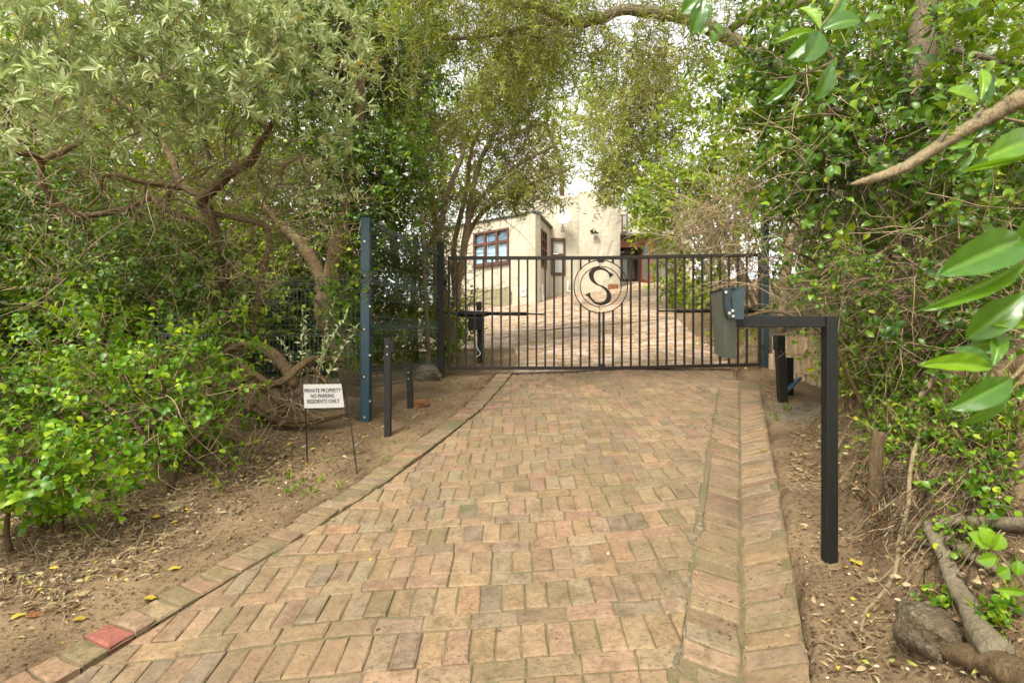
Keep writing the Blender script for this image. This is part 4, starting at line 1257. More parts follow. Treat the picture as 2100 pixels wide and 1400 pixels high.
# --- silver leaved tree at the front left
t = tree('silver_tree', 'twisted grey barked tree with silvery leaves above the left shrubs', on(470, 860))
mb = MB(); Y0 = 5.6
limb(mb, [(500, 880, .6), (490, 760, .5), (470, 640, .4), (455, 540, .2), (432, 450, .1), (410, 405)], Y0, [14.4, 13.0, 12.2, 11.5, 13.0, 12.2])
limb(mb, [(412, 410), (440, 385, -.1), (470, 355, -.15), (510, 335, -.2), (535, 290, -.25), (548, 265, -.3), (515, 235, -.3), (515, 205, -.3)], Y0, [10.8, 10.1, 9.4, 8.6, 7.2, 5.8, 5.0, 3.6])
limb(mb, [(548, 270, -.3), (560, 245, -.4), (570, 210, -.5)], Y0, [5.8, 4.3, 2.9])
limb(mb, [(517, 225, -.3), (480, 205, -.4), (440, 175, -.5), (400, 150, -.6)], Y0, [4.3, 4.3, 3.6, 2.9])
limb(mb, [(412, 405), (370, 375), (355, 330, .1), (320, 275, .2), (280, 235, .2), (230, 200, .1), (180, 160, -.2)], Y0, [8.6, 7.2, 6.5, 5.8, 5.8, 4.3, 2.9])
limb(mb, [(372, 385), (300, 375, -.2), (240, 360, -.3), (210, 365, -.3), (205, 400, -.3), (180, 425, -.4)], Y0, [6.5, 5.0, 4.3, 3.6, 2.9, 2.2])
limb(mb, [(455, 480, .2), (400, 450, .1), (340, 430), (310, 405), (270, 425, -.1), (200, 440, -.2), (150, 440, -.3), (110, 410, -.4), (85, 370, -.5), (88, 330, -.5), (130, 310, -.5), (170, 285, -.6), (165, 240, -.6)], Y0, [7.2, 6.5, 6.5, 6.5, 6.5, 6.5, 6.5, 6.5, 5.8, 5.8, 5.8, 5.0, 3.6])
limb(mb, [(88, 332, -.5), (50, 300, -.6), (20, 260, -.8), (10, 190, -1.0), (12, 120, -1.2)], Y0, [5.8, 5.8, 5.0, 4.3, 2.9])
limb(mb, [(90, 325, -.5), (20, 310, -.8), (-60, 280, -1)], Y0, [5.0, 5.8, 5.8])
limb(mb, [(440, 440, .1), (500, 450, 0), (545, 465, 0), (550, 510, 0), (530, 600, .1), (520, 690, .2)], Y0, [5.8, 5.8, 5.8, 5.8, 5.0, 5.0])
limb(mb, [(430, 330, .2), (420, 290, .1), (400, 250, 0), (385, 200, -.1)], Y0, [4.3, 4.3, 3.6, 2.9])
mb.build('trunk', M['bark_gnarled'], t, smooth=True)
crown(t, [(110, 90, 260, 150, 4.0, .7), (370, 100, 270, 160, 4.3, .8), (590, 110, 170, 150, 5.0, .8), (50, 230, 150, 90, 3.7, .5), (280, 245, 260, 70, 4.8, .6, .7), (520, 260, 150, 90, 5.3, .5, .8), (620, 330, 110, 110, 5.6, .5, .9), (300, -60, 500, 120, 4.2, .9)],
      1.5, 12, .088, .023, .16, 'leaf_silver', 21, 'whorl', 'lance', .0028, 'twig', up=.9, outw=.5, gap=-.2)
tangle(t, [(250, 330, 240, 110, 5.3, .7), (500, 330, 150, 120, 5.4, .6), (420, 500, 180, 90, 5.5, .4, .6)], 170, .55, .0035, 'twig', 22, .35, .0)
tangle(t, [(300, 360, 260, 110, 5.2, .6), (540, 360, 130, 130, 5.3, .4)], 26, 1.3, .008, 'bark_pale', 24, .28, .0, m=12, name='thin_branches')
tangle(t, [(330, 380, 300, 160, 5.2, .7), (600, 420, 110, 130, 5.6, .4), (480, 560, 150, 90, 5.4, .3), (200, 470, 200, 130, 5.3, .4)], 80, .6, .004, 'twig_dry', 23, .6, .03, m=9)

# --- gnarled fallen trunk beside the sign
t = tree('gnarled_trunk', 'gnarled twisted old trunk lying behind the private property sign', on(600, 860), None, 'fallen trunk')
mb = MB(); Y0 = 5.75
limb(mb, [(400, 770, .3), (450, 765, .2), (500, 790, .1), (545, 835), (600, 862, -.05), (660, 855, 0), (705, 845, .1)], Y0, [24, 28, 27, 21, 14, 10, 6], 30, 10, .06, .10)
limb(mb, [(430, 745, .1), (480, 712), (520, 705), (560, 725, -.1), (590, 760, -.15), (600, 790, -.15), (575, 800, -.1)], Y0 - .1, [6, 8, 9, 11, 11, 9, 6], 16, 8, .10, .14)
limb(mb, [(480, 735), (520, 765, -.1), (555, 785, -.15), (590, 775, -.2), (630, 740, -.1), (665, 735, .1), (705, 738, .3)], Y0 - .1, [4, 6, 7, 7, 7, 7, 5], 16, 8, .10, .14)
limb(mb, [(560, 790, -.1), (575, 820, -.1), (585, 848, 0)], Y0 - .1, [12, 12, 9], 9, 5, .1, .16)
limb(mb, [(640, 755, -.1), (660, 775, 0), (685, 792, .1)], Y0 - .1, [5, 5, 4])
limb(mb, [(470, 850, .2), (530, 845, .1), (600, 858, .1)], Y0 + .2, [7, 8, 7])
mb.build('trunk', M['bark_gnarled'], t, smooth=True)
tangle(t, [(520, 790, 110, 60, 5.5, .3), (600, 830, 60, 40, 5.5, .2)], 45, .35, .004, 'twig_dry', 31, .4, .1)

# --- forked tree behind the fence with dense dark crown
t = tree('evergreen_tree', 'dense dark evergreen with forked trunk behind the blue fence post', W(720, 800, 7.2))
mb = MB(); Y0 = 7.1
limb(mb, [(735, 830, .1), (715, 760), (685, 690), (665, 640), (668, 585)], Y0, [23, 22, 21, 20, 22], 18, 8, .05, .09)
limb(mb, [(672, 595), (690, 520), (705, 450, .1), (720, 380, .2), (735, 260, .3), (740, 120, .3)], Y0, [17, 17, 17, 15, 13, 9], 16, 8, .05, .09)
limb(mb, [(668, 600), (645, 540), (620, 500, .1), (585, 470, .2), (540, 420, .3)], Y0, [14, 13, 12, 10, 7])
limb(mb, [(815, 560, 2.2), (800, 420, 1.6), (800, 300, 1), (780, 100, 1)], Y0, [8, 9, 10, 7])
mb.build('trunk', M['bark_gnarled'], t, smooth=True)
crown(t, [(690, 180, 170, 190, 7.0, .9), (800, 330, 70, 200, 7.2, .5, 1.2), (700, 420, 120, 110, 7.6, .5, .8), (800, 130, 130, 130, 7.6, .8), (620, 60, 160, 100, 7.2, .8, .8), (820, 470, 60, 110, 8.6, .4)],
      2.4, 11, .062, .034, .30, 'leaf_dark', 41, 'alt', 'small', .003, 'twig_dark', gap=-.2)
tangle(t, [(720, 400, 100, 130, 6.8, .4), (650, 480, 80, 80, 7.0, .4), (730, 130, 100, 100, 6.6, .5)], 60, .6, .004, 'twig_dry', 42, .45, .04)

# --- ivy and silvery shoots on the blue post
t = tree('ivy', 'green ivy trailing round the blue fence post', W(735, 830, BPY), None, 'ivy')
crown(t, [(712, 600, 34, 70, BPY + .12, .10, .8), (715, 690, 40, 90, BPY + .25, .12, .7), (752, 575, 30, 14, BPY - .10, .04, 1.2), (690, 480, 26, 90, 6.95, .1, .7), (668, 640, 30, 60, 6.9, .1, .5)], 1.0, 6, .05, .042, .22, 'leaf_bright', 51, 'alt', 'oval', .0028, 'twig', nmax=90)
t = tree('silver_sapling', 'pale silvery sapling rising behind the sign', W(640, 850, 5.8), None, 'sapling')
rg = np.random.default_rng(8)
st = np.array([list(W(x, 790, 5.6)) for x in (612, 628, 645, 660, 618, 640, 650)])
dd = np.array([[a, rg.uniform(-.2, .2), 1] for a in (-.35, .05, .3, .55, -.1, .45, .15)])
ws = walk(st, dd, np.array([.5, .75, .8, .7, .6, .55, .9]), 12, .07, -.02, rg)
co, tr = tubes_geo(ws, .006 * np.linspace(1, .35, 12)[None] * np.ones((7, 1)), 5)
place('stems', tri_mesh('stems', co - ORG[t.name], tr), M['bark_pale'], t, 'stuff')
pp = ws[:, 2:].reshape(-1, 3); tt = unit(np.repeat(ws[:, 3:4] - ws[:, 2:3], 10, 1).reshape(-1, 3))
P2, D2 = np.repeat(pp, 3, 0) + rg.normal(0, .012, (len(pp) * 3, 3)), np.repeat(tt, 3, 0) * .5 + rg.normal(0, .7, (len(pp) * 3, 3)) + np.array([0, 0, .35])
co, tr, k = leaves_geo(P2, D2, rg.normal(0, .4, P2.shape) + np.array([0, -.5, .8]), rg.uniform(.045, .08, len(P2)), rg.uniform(.014, .022, len(P2)), 'lance')
place('foliage', tri_mesh('foliage', co - ORG[t.name], tr, np.repeat(np.clip(rg.normal(.6, .2, len(P2)), 0, .95), k)), M['leaf_silver'], t, 'stuff')

# --- pale multi stemmed tree left of the gate
t = tree('slender_tree', 'pale slender tree with many stems just left of the gate', W(930, 740, 9.9))
mb = MB(); Y0 = 9.9
for pix, r in (([(925, 760), (915, 640), (905, 520), (885, 420), (870, 320), (860, 220), (850, 120)], [10, 9, 8, 8, 7, 5, 3]),
               ([(905, 760, -.4), (895, 600, -.4), (900, 480, -.4), (925, 380, -.4), (950, 310, -.4), (945, 240, -.4)], [10, 9, 9, 8, 6, 4]),
               ([(928, 720), (938, 600), (957, 480), (964, 420), (985, 330), (1030, 250), (1060, 190)], [11, 11, 10, 9, 7, 5, 3]),
               ([(930, 640, .2), (945, 540, .2), (966, 470, .2), (1015, 415, .2), (1090, 378, .1), (1180, 340, 0)], [10, 9, 7, 6, 5, 3]),
               ([(940, 690, .5), (930, 520, .5), (955, 400, .6), (970, 300, .7), (1020, 200, .8)], [9, 8, 7, 5, 3]),
               ([(942, 570, .1), (970, 430, .1), (1060, 340, 0), (1140, 300, -.1)], [7, 6, 5, 3]),
               ([(880, 760, -.8), (872, 600, -.8), (868, 480, -.8), (858, 360, -.8), (845, 260, -.8)], [7, 7, 6, 5, 4]),
               ([(900, 400, -.3), (850, 370, -.4), (800, 350, -.5)], [5, 4, 3]),
               ([(930, 570, -.2), (942, 553, -.2), (956, 540, -.3)], [6, 5, 3])):
    limb(mb, pix, Y0, [k * .72 for k in r], 8)
mb.build('trunk', M['bark_pale'], t, smooth=True)
tangle(t, [(960, 380, 130, 150, 9.9, .7), (1070, 320, 110, 60, 9.9, .6), (880, 420, 50, 200, 9.4, .4), (910, 560, 50, 120, 9.7, .4)], 170, 1.1, .0065, 'twig', 61, .22, -.02)
crown(t, [(980, 190, 190, 130, 9.6, 1.2), (850, 200, 120, 150, 9.6, 1.0, .9), (1110, 230, 130, 110, 9.4, 1.0, .9), (1050, 370, 120, 60, 9.9, .7, .45), (1090, 385, 80, 38, 9.6, .6, .45), (960, 60, 260, 90, 9.0, 1.2, .9), (880, 420, 50, 200, 9.7, .4, .4), (990, 425, 60, 22, 10, .5, .3), (1045, 405, 110, 30, 9.7, .6, .8)],
      1.75, 12, .090, .020, .36, 'leaf_olive', 62, 'alt', 'blade', .0035, 'twig', sag=.2, gap=-.22, nmax=2600)

# --- dense green growth filling the left behind the front shrubs
def filler(name, label, base, blobs, mat, seed, cov, K, L, Wd, SL, kind='small', stems=(), group=None, bmat='bark_brown', cat='tree', style='alt', tw=None, **kw):
    t = tree(name, label, base, group, cat)
    if stems:
        m = MB()
        for pix, Y, r in stems: limb(m, pix, Y, r, 7)
        m.build('trunk', M[bmat], t, smooth=True)
    crown(t, blobs, cov, K, L, Wd, SL, mat, seed, style, kind, kw.pop('stem_r', .003), kw.pop('twig_mat', 'twig'), **kw)
    if tw: tangle(t, *tw)
    return t
filler('broadleaf_tree', 'dark glossy bush tree at the far left edge behind the shrubs', W(60, 900, 6.6), [(90, 480, 210, 250, 6.6, .7), (-80, 700, 160, 260, 6.2, .6), (120, 720, 160, 160, 6.9, .5)], 'leaf_dark', 71, 2.2, 10, .065, .040, .32,
       stems=[([(60, 900), (70, 700), (80, 560), (60, 400)], 6.6, [8, 7, 6, 4]), ([(160, 900), (165, 700), (170, 520)], 6.4, [6, 5, 4])], nmax=1500)
filler('broadleaf_tree', 'mid green leafy tree behind the twisted silver branches', W(330, 880, 7.2), [(330, 400, 240, 220, 7.4, .7), (420, 620, 200, 150, 7.2, .5), (250, 640, 150, 140, 7.0, .5), (540, 560, 110, 160, 7.6, .5)], 'leaf_hedge', 72, 1.7, 10, .060, .034, .32,
       stems=[([(330, 900), (340, 700), (320, 520), (350, 380)], 7.2, [9, 8, 7, 5])], tw=([(330, 450, 220, 200, 7.0, .5)], 150, .7, .004, 'twig', 73, .3, 0.0), nmax=1500)
filler('broadleaf_tree', 'tall yellow green tree whose top shows over the silver tree', W(250, 850, 11), [(200, 250, 330, 250, 11, 1.5), (520, 160, 230, 230, 11.5, 1.5), (-60, 300, 260, 300, 11, 1.5), (480, 420, 260, 200, 11.5, 1.0), (200, 560, 330, 200, 11, 1)], 'leaf_hedge', 74, 2.3, 10, .12, .065, .6,
       stems=[([(250, 850), (260, 500), (240, 200)], 11, [16, 13, 8]), ([(520, 800), (510, 450), (540, 150)], 11.5, [14, 12, 8])], group=None, nmax=1500)

# --- shrubs along the left edge of the sand
def shrub(label, base, blobs, mat, seed, cov, K, L, Wd, SL, kind='obovate', stems=(), limit=0, **kw):
    t = filler('shrub', label, base, blobs, mat, seed, cov, K, L, Wd, SL, kind, stems, None, kw.pop('bmat', 'bark_brown'), 'shrub', **kw)
    return t
LEAFSET = {}
def single_leaves(parent, P, D, Nn, L, Wd, mat, kind, seed):
    """leaves big enough to pick apart: each an object, sharing a few meshes"""
    key = (mat, kind)
    if key not in LEAFSET:
        tv, tf = template(kind); LEAFSET[key] = []
        for k in range(8):
            v = tv.copy(); v[:, 2] *= (.4 + .25 * k); v[:, 1] *= .9 + .03 * k
            me = tri_mesh('leaf', v, tf, np.full(len(v), .12 + .11 * k)); me.materials.append(M[mat]); LEAFSET[key].append(me)
    r = random.Random(seed); o0 = ORG[parent.name]
    D = unit(D); Sd = unit(np.cross(Nn, D)); Nn = np.cross(D, Sd)
    for i in range(len(P)):
        me = r.choice(LEAFSET[key])
        o = bpy.data.objects.new('leaf', me); COL.objects.link(o); o.parent = parent
        p = P[i] - o0; l, w = L[i], Wd[i]
        o.matrix_local = Matrix(((D[i][0] * l, Sd[i][0] * w, Nn[i][0] * l, p[0]), (D[i][1] * l, Sd[i][1] * w, Nn[i][1] * l, p[1]), (D[i][2] * l, Sd[i][2] * w, Nn[i][2] * l, p[2]), (0, 0, 0, 1)))

def spray_singles(parent, blobs, n, K, L, Wd, SL, mat, kind, seed, smat='twig', up=.7):
    rg = np.random.default_rng(seed); PP, OO = [], []
    for b in blobs:
        px, py, rx, ry, Y, rY = b; ppm = FPX / Y
        d = unit(rg.normal(size=(n, 3)) + np.array([0, -.6, .3])); q = d * rg.uniform(.75, 1.02, (n, 1)) * np.array([rx / ppm, rY, ry / ppm])
        PP.append(np.array(W(px, py, Y)) + q); OO.append(d)
    P, O = np.concatenate(PP), np.concatenate(OO); m = len(P)
    stem = walk(P, O * .6 + np.array([0, -.1, up]), SL * rg.uniform(.7, 1.3, m), 4, .1, 0, rg)
    co, tr = tubes_geo(stem, .0028 * np.linspace(1, .4, 4)[None] * np.ones((m, 1)), 4)
    place('twigs', tri_mesh('twigs', co - ORG[parent.name], tr), M[smat], parent, 'stuff')
    t = np.linspace(.25, 1, K)[None] * np.ones((m, 1)); f = t * 3; i0 = np.minimum(f.astype(int), 2); fr = (f - i0)[..., None]; ar = np.arange(m)[:, None]
    pos = stem[ar, i0] * (1 - fr) + stem[ar, i0 + 1] * fr; T = unit(stem[ar, i0 + 1] - stem[ar, i0])
    A = unit(np.cross(T, np.array([0, 1.0, 0]))); B = np.cross(T, A); ph = (np.arange(K) * 2.4)[None] + rg.uniform(0, 6.28, (m, 1))
    D = T * .45 + np.cos(ph)[..., None] * A + np.sin(ph)[..., None] * B + rg.normal(0, .2, (m, K, 3))
    Nn = T * .8 + np.array([0, -.25, .7]) + rg.normal(0, .35, (m, K, 3))
    s = rg.uniform(.7, 1.25, m * K)
    single_leaves(parent, pos.reshape(-1, 3), D.reshape(-1, 3), Nn.reshape(-1, 3), L * s, Wd * s, mat, kind, seed)

t = shrub('bright green round leaved shrub at the lower left corner', on(110, 1130), [(90, 960, 150, 75, 3.55, .3), (0, 1010, 120, 70, 3.4, .25), (200, 1000, 70, 45, 3.5, .15)], 'leaf_bright', 81, 1.8, 9, .062, .038, .16, 'obovate',
          [([(115, 1150), (122, 1080), (140, 1000, .05), (190, 950)], 3.7, [9, 8, 6, 4]), ([(120, 1120), (100, 1050), (60, 1000)], 3.7, [6, 5, 4]), ([(20, 1130), (15, 1060), (40, 980)], 3.5, [6, 5, 4]), ([(85, 1100), (82, 1040), (70, 980)], 3.8, [5, 4, 3])], gap=-.5, stem_r=.0025)
spray_singles(t, [(90, 955, 155, 80, 3.5, .32), (0, 1000, 120, 75, 3.35, .3)], 16, 9, .066, .042, .15, 'leaf_bright', 'obovate', 82)
t = shrub('wide mid green shrub of round leaves between silver tree and corner shrub', on(300, 1020), [(330, 800, 170, 110, 4.5, .45), (200, 720, 150, 110, 4.7, .45), (400, 690, 110, 90, 4.9, .4), (330, 900, 150, 60, 4.3, .3, .7), (410, 770, 60, 50, 4.9, .3, .7), (390, 895, 110, 50, 5.0, .3), (210, 965, 120, 55, 4.3, .25), (80, 1040, 110, 40, 3.8, .2, .8)], 'leaf_bright', 83, 1.15, 10, .058, .036, .24, 'obovate',
          [([(350, 1000), (365, 930), (350, 860), (325, 770)], 4.4, [8, 7, 6, 4]), ([(370, 930), (410, 890), (450, 850)], 4.4, [6, 5, 3]), ([(345, 960), (300, 900), (230, 800)], 4.5, [5, 5, 3]), ([(355, 1010), (420, 930), (470, 830)], 4.7, [5, 4, 3]), ([(130, 980), (160, 850), (210, 740)], 4.8, [6, 5, 3])], tw=([(330, 830, 160, 120, 4.4, .4)], 80, .45, .0035, 'twig', 84, .3, 0), gap=-.3)
spray_singles(t, [(340, 790, 170, 110, 4.4, .5), (210, 740, 140, 100, 4.5, .45)], 15, 9, .060, .038, .2, 'leaf_bright', 'obovate', 85)
t = shrub('deep green glossy shrub below the twisted branches on the left', on(200, 930), [(230, 570, 180, 90, 5.4, .4), (400, 570, 90, 100, 5.6, .4), (80, 620, 130, 110, 5.2, .4), (60, 760, 110, 110, 5.3, .3, .6), (470, 640, 50, 80, 5.7, .25, .7), (460, 850, 70, 45, 5.5, .2), (110, 810, 190, 80, 5.0, .3), (300, 860, 140, 50, 5.0, .25), (30, 900, 120, 60, 4.4, .25)], 'leaf_dark', 86, 1.35, 10, .055, .034, .26, 'oval',
          [([(200, 930), (190, 800), (215, 680), (230, 590)], 5.4, [6, 6, 5, 3])], tw=([(220, 620, 200, 110, 5.2, .4)], 90, .5, .0035, 'twig', 87, .3, 0.0), gap=-.2)
spray_singles(t, [(240, 565, 190, 95, 5.3, .42)], 30, 9, .052, .032, .2, 'leaf_dark', 'oval', 88)
# dead stems leaning under the shrubs
t = tree('dry_growth', 'dry leaning stems and shoots under the left shrubs', on(480, 905), None, 'dead stems')
rg = np.random.default_rng(4)
st = np.array([list(on(x, y)) for x, y in zip(rg.uniform(200, 500, 70), rg.uniform(900, 990, 70))])
twigs('stems', t, M['twig_dry'], st, rg.normal(0, .5, (70, 3)) + np.array([.35, .2, 1.0]), rg.uniform(.25, .7, 70), rg.uniform(.0025, .005, 70), 7, .22, .05, 5)

# --- overhanging tree on the right, its limb crossing above the gate
t = tree('overhanging_tree', 'big tree on the right bank whose limb arches over the drive', on(1800, 900))
mb = MB(); Y0 = 5.0
limb(mb, [(1800, 900, -.2), (1815, 750, -.1), (1800, 560), (1760, 340), (1690, 215, .2), (1600, 140, .5), (1500, 82, .7), (1424, 44, .8), (1348, 28, .9), (1279, 22, .9), (1233, 38, .9), (1191, 47, .9), (1138, 32, .9), (1100, 15, .9), (1043, 6, .9), (980, -20, .8)],
     Y0, [26, 24, 22, 21, 20, 18, 15, 12, 11, 10, 11, 9, 8, 7, 6, 4])
limb(mb, [(1840, 760, -.3), (1850, 500, -.5), (1870, 250, -.7), (1893, 60, -.8), (1905, -80, -.9)], Y0, [22, 24, 25, 26, 26])
limb(mb, [(1240, 38, .9), (1180, 46, .85), (1100, 52, .8), (1020, 70, .7), (960, 78, .6), (905, 80, .5)], Y0, [5, 5, 5, 4, 4, 3])
limb(mb, [(1500, 60, .7), (1560, 20, .6), (1640, 5, .5), (1740, -20, .3)], Y0, [8, 9, 9, 9])
limb(mb, [(1790, 560), (1740, 620, .2), (1690, 480, .3), (1640, 300, .4), (1600, 180, .5)], Y0 + .6, [9, 9, 8, 6, 4])
limb(mb, [(1690, 440, .4), (1720, 540, .4), (1745, 640, .4), (1765, 780, .4)], Y0 + .6, [12, 14, 15, 16])
limb(mb, [(1685, 295, -.3), (1740, 285, -.4), (1820, 288, -.5), (1900, 295, -.5)], Y0, [5, 6, 6, 5])
limb(mb, [(1930, 95, -1), (1990, 110, -1.1), (2110, 135, -1.2)], Y0, [4, 6, 7])
mb.build('trunk', M['bark_grey'], t, smooth=True)
crown(t, [(1000, 30, 230, 80, 5.7, .8), (1180, 90, 150, 80, 5.8, .6, .7), (850, 60, 130, 90, 5.8, .7), (1330, 95, 110, 60, 5.8, .6, .35), (1420, 60, 110, 90, 5.8, .6, .5), (1200, -60, 420, 60, 5.6, .9), (1080, 150, 110, 60, 5.9, .5, .6)],
      1.35, 12, .078, .015, .30, 'leaf_olive', 101, 'alt', 'lance', .0022, 'twig', up=-.3, outw=.6, sag=.25, gap=-.25)
tangle(t, [(1220, 60, 220, 50, 5.8, .4), (1380, 120, 120, 60, 5.8, .4), (1030, 70, 180, 60, 5.7, .4)], 110, .6, .003, 'twig', 102, .2, .12)
crown(t, [(1700, 120, 230, 140, 4.6, .8), (1900, 200, 220, 190, 4.0, .7), (1560, 130, 110, 110, 5.2, .5, .9), (1680, 310, 110, 110, 4.6, .4, .9), (1800, 380, 190, 150, 4.2, .5, .9), (2050, 380, 160, 200, 3.6, .5), (1590, 220, 60, 90, 5.3, .4, .7)],
      1.35, 9, .074, .042, .28, 'leaf_dark', 103, 'alt', 'oval', .0028, 'twig_dark', gap=-.2, nmax=1500)
tangle(t, [(1750, 300, 230, 200, 4.3, .6), (1900, 500, 200, 200, 3.8, .5), (1650, 520, 100, 150, 4.8, .4)], 150, .6, .0038, 'twig', 104, .25, .02)
spray_singles(t, [(1860, 110, 130, 90, 2.7, .35), (1900, 250, 120, 90, 2.6, .3)], 14, 8, .062, .042, .22, 'leaf_dark', 'oval', 105)

# --- small leaved shrub leaning over the fence and the intercom arm
t = shrub('small leaved shrub hanging over the fence beside the intercom stand', on(1760, 860), [(1670, 570, 80, 60, 4.6, .4, .45), (1790, 620, 120, 140, 4.2, .5, .9), (1880, 700, 130, 130, 3.8, .5, .8), (1960, 560, 140, 170, 3.7, .5, .9), (1700, 420, 100, 90, 4.9, .4, .7), (2060, 700, 110, 160, 3.2, .4)],
          'leaf_dark', 111, 1.0, 8, .056, .031, .28, 'oval', [([(1790, 880), (1700, 700, -.1), (1600, 640, -.2), (1510, 655, -.2)], 3.9, [4, 4, 3, 2]), ([(1800, 880), (1780, 700), (1700, 560), (1600, 500)], 4.4, [6, 5, 4, 3])],
          tw=([(1700, 560, 120, 130, 4.6, .4), (1830, 650, 150, 150, 4.0, .4), (1950, 600, 150, 200, 3.6, .4)], 120, .6, .0035, 'twig', 112, .25, 0.0), gap=-.2)
spray_singles(t, [(1620, 560, 80, 50, 3.9, .2), (1720, 610, 70, 40, 3.7, .2)], 12, 7, .045, .027, .22, 'leaf_dark', 'oval', 113)
t = shrub('yellow green undergrowth bush on the bank behind the intercom post', on(1800, 800), [(1780, 690, 60, 60, 4.7, .3), (1800, 760, 75, 70, 4.4, .35), (1860, 790, 90, 60, 4.0, .3), (1680, 628, 60, 34, 6.3, .3, .8), (1640, 600, 60, 45, 6.6, .3, .8), (1950, 850, 110, 60, 3.4, .3, .8), (1752, 725, 34, 60, 4.5, .25), (1850, 905, 60, 36, 3.2, .18, .6)], 'leaf_hedge', 114, 1.5, 9, .034, .024, .2, 'small', gap=-.3)
# broadleaved mass behind the bank so the sky stays closed
filler('broadleaf_tree', 'dense green tree behind the right bank and its fence', Vector((6.2, 8.0, 2.6)), [(1720, 250, 220, 250, 8.0, .9), (2000, 300, 260, 330, 7.0, .9), (1900, 600, 260, 150, 6.6, .6), (1960, 480, 170, 130, 4.9, .4, .8), (2040, 620, 130, 110, 4.4, .4, .8), (1680, 520, 110, 120, 8.4, .5, .8), (1850, 60, 320, 150, 8, 1)], 'leaf_hedge', 121, 1.9, 10, .075, .045, .4,
       stems=[([(1740, 700), (1730, 500), (1750, 250), (1700, 100)], 8.0, [14, 13, 11, 7]), ([(1600, 680), (1620, 500), (1650, 430), (1690, 300)], 7.2, [9, 9, 8, 6]), ([(1950, 760), (1960, 500), (2000, 250)], 6.8, [16, 14, 10])], bmat='bark_pale', nmax=1600)

# --- hedge and trees right of the court, beyond the gate
filler('hedge_tree', 'bright green hedge tree right behind the gate leaf', W(1450, 660, 13.5), [(1480, 260, 110, 140, 13, 1.2), (1420, 420, 110, 100, 13.2, 1.0), (1390, 560, 40, 70, 14, .6), (1450, 580, 60, 70, 13, .7), (1500, 470, 60, 80, 12, .7), (1330, 440, 50, 60, 14, .5, .7)], 'leaf_hedge', 131, 2.2, 10, .11, .07, .5,
       stems=[([(1470, 690), (1480, 560), (1450, 420), (1470, 280)], 13.2, [9, 8, 6, 4]), ([(1530, 700), (1510, 540), (1440, 400)], 12.8, [6, 5, 4])], cat='tree', nmax=2000)
filler('feathery_tree', 'pale feathery tree leaning over the house from the right', W(1400, 640, 17), [(1290, 250, 110, 120, 16, 1.3), (1350, 360, 100, 90, 16.5, 1.2), (1240, 330, 70, 70, 15.5, .9, .8), (1290, 415, 60, 35, 16, .6, .4), (1370, 180, 90, 80, 16, 1.0, .8), (1240, 400, 40, 20, 15, .5, .3), (1160, 290, 60, 85, 15, .8, .6), (1190, 365, 100, 36, 15, .7, .9), (1230, 385, 80, 22, 15, .6, .8)], 'leaf_olive', 132, 1.8, 12, .13, .035, .6,
       stems=[([(1400, 620), (1390, 480), (1340, 360), (1290, 250), (1270, 180)], 16.5, [6, 6, 5, 4, 3]), ([(1390, 480), (1310, 410), (1240, 380)], 16.2, [4, 3, 2])], bmat='bark_pale', kind='blade', gap=-.2, stem_r=.006, nmax=2000)
filler('distant_tree', 'distant pale green tree high behind the house roof', W(1150, 520, 30), [(1000, 300, 160, 130, 30, 3), (1180, 230, 120, 120, 30, 3, .7), (880, 350, 110, 180, 28, 3)], 'leaf_hedge', 133, .8, 9, .24, .13, 1.0, stems=[([(1150, 520), (1150, 350), (1120, 250)], 30, [6, 5, 3])], nmax=900)
# tangle of dead brambles by the right gate post
t = tree('dead_brambles', 'tangle of bare dead brambles behind the right end of the gate', W(1500, 690, 10.0), None, 'dead brambles')
mb = MB()
for k in range(9):
    x = 1440 + 14 * k
    limb(mb, [(x + 60, 700), (x + 20 + random.uniform(-20, 20), 600), (x - 10 + random.uniform(-30, 30), 500), (x - 50 + random.uniform(-40, 40), 420)], 10.0 + random.uniform(-.4, .6), [2.4, 2.1, 1.7, 1], 5)
mb.build('stems', M['bark_grey'], t)
tangle(t, [(1480, 430, 90, 80, 10, .5), (1530, 560, 50, 90, 9.8, .4), (1440, 470, 70, 60, 10.4, .4), (1560, 380, 60, 60, 9, .4)], 170, 1.0, .007, 'twig_dry', 141, .28, .02)
# left of the court: growth behind the control post
shrub('leafy shrub behind the control post left of the court', W(930, 730, 10.4), [(935, 640, 35, 70, 10.4, .4), (905, 690, 40, 60, 9.6, .4), (950, 700, 25, 25, 10.0, .3)], 'leaf_hedge', 142, 1.5, 9, .07, .04, .3, 'small')
filler('broadleaf_tree', 'yellow green bush tree close behind the side fence and left gate post', W(850, 780, 9.6), [(845, 640, 70, 140, 9.6, .5), (795, 690, 60, 100, 9.0, .4), (860, 480, 60, 120, 9.8, .6)], 'leaf_hedge', 146, 1.5, 10, .06, .034, .3, stems=[([(850, 790), (845, 640), (855, 480)], 9.8, [5, 4, 3])], nmax=1200)
filler('broadleaf_tree', 'shady green bush tree behind the left mesh fence and gnarled trunk', W(840, 780, 9.2), [(700, 660, 110, 140, 8.4, .5), (590, 680, 130, 150, 8.2, .5, 1.3), (640, 560, 130, 110, 9.0, .6, 1.3), (480, 740, 120, 100, 7.6, .4, 1.2), (740, 560, 90, 150, 9.2, .5)], 'leaf_dark', 143, 1.9, 10, .06, .036, .3,
       stems=[([(860, 780), (850, 640), (855, 480)], 9.8, [5, 4, 3])], nmax=1200)

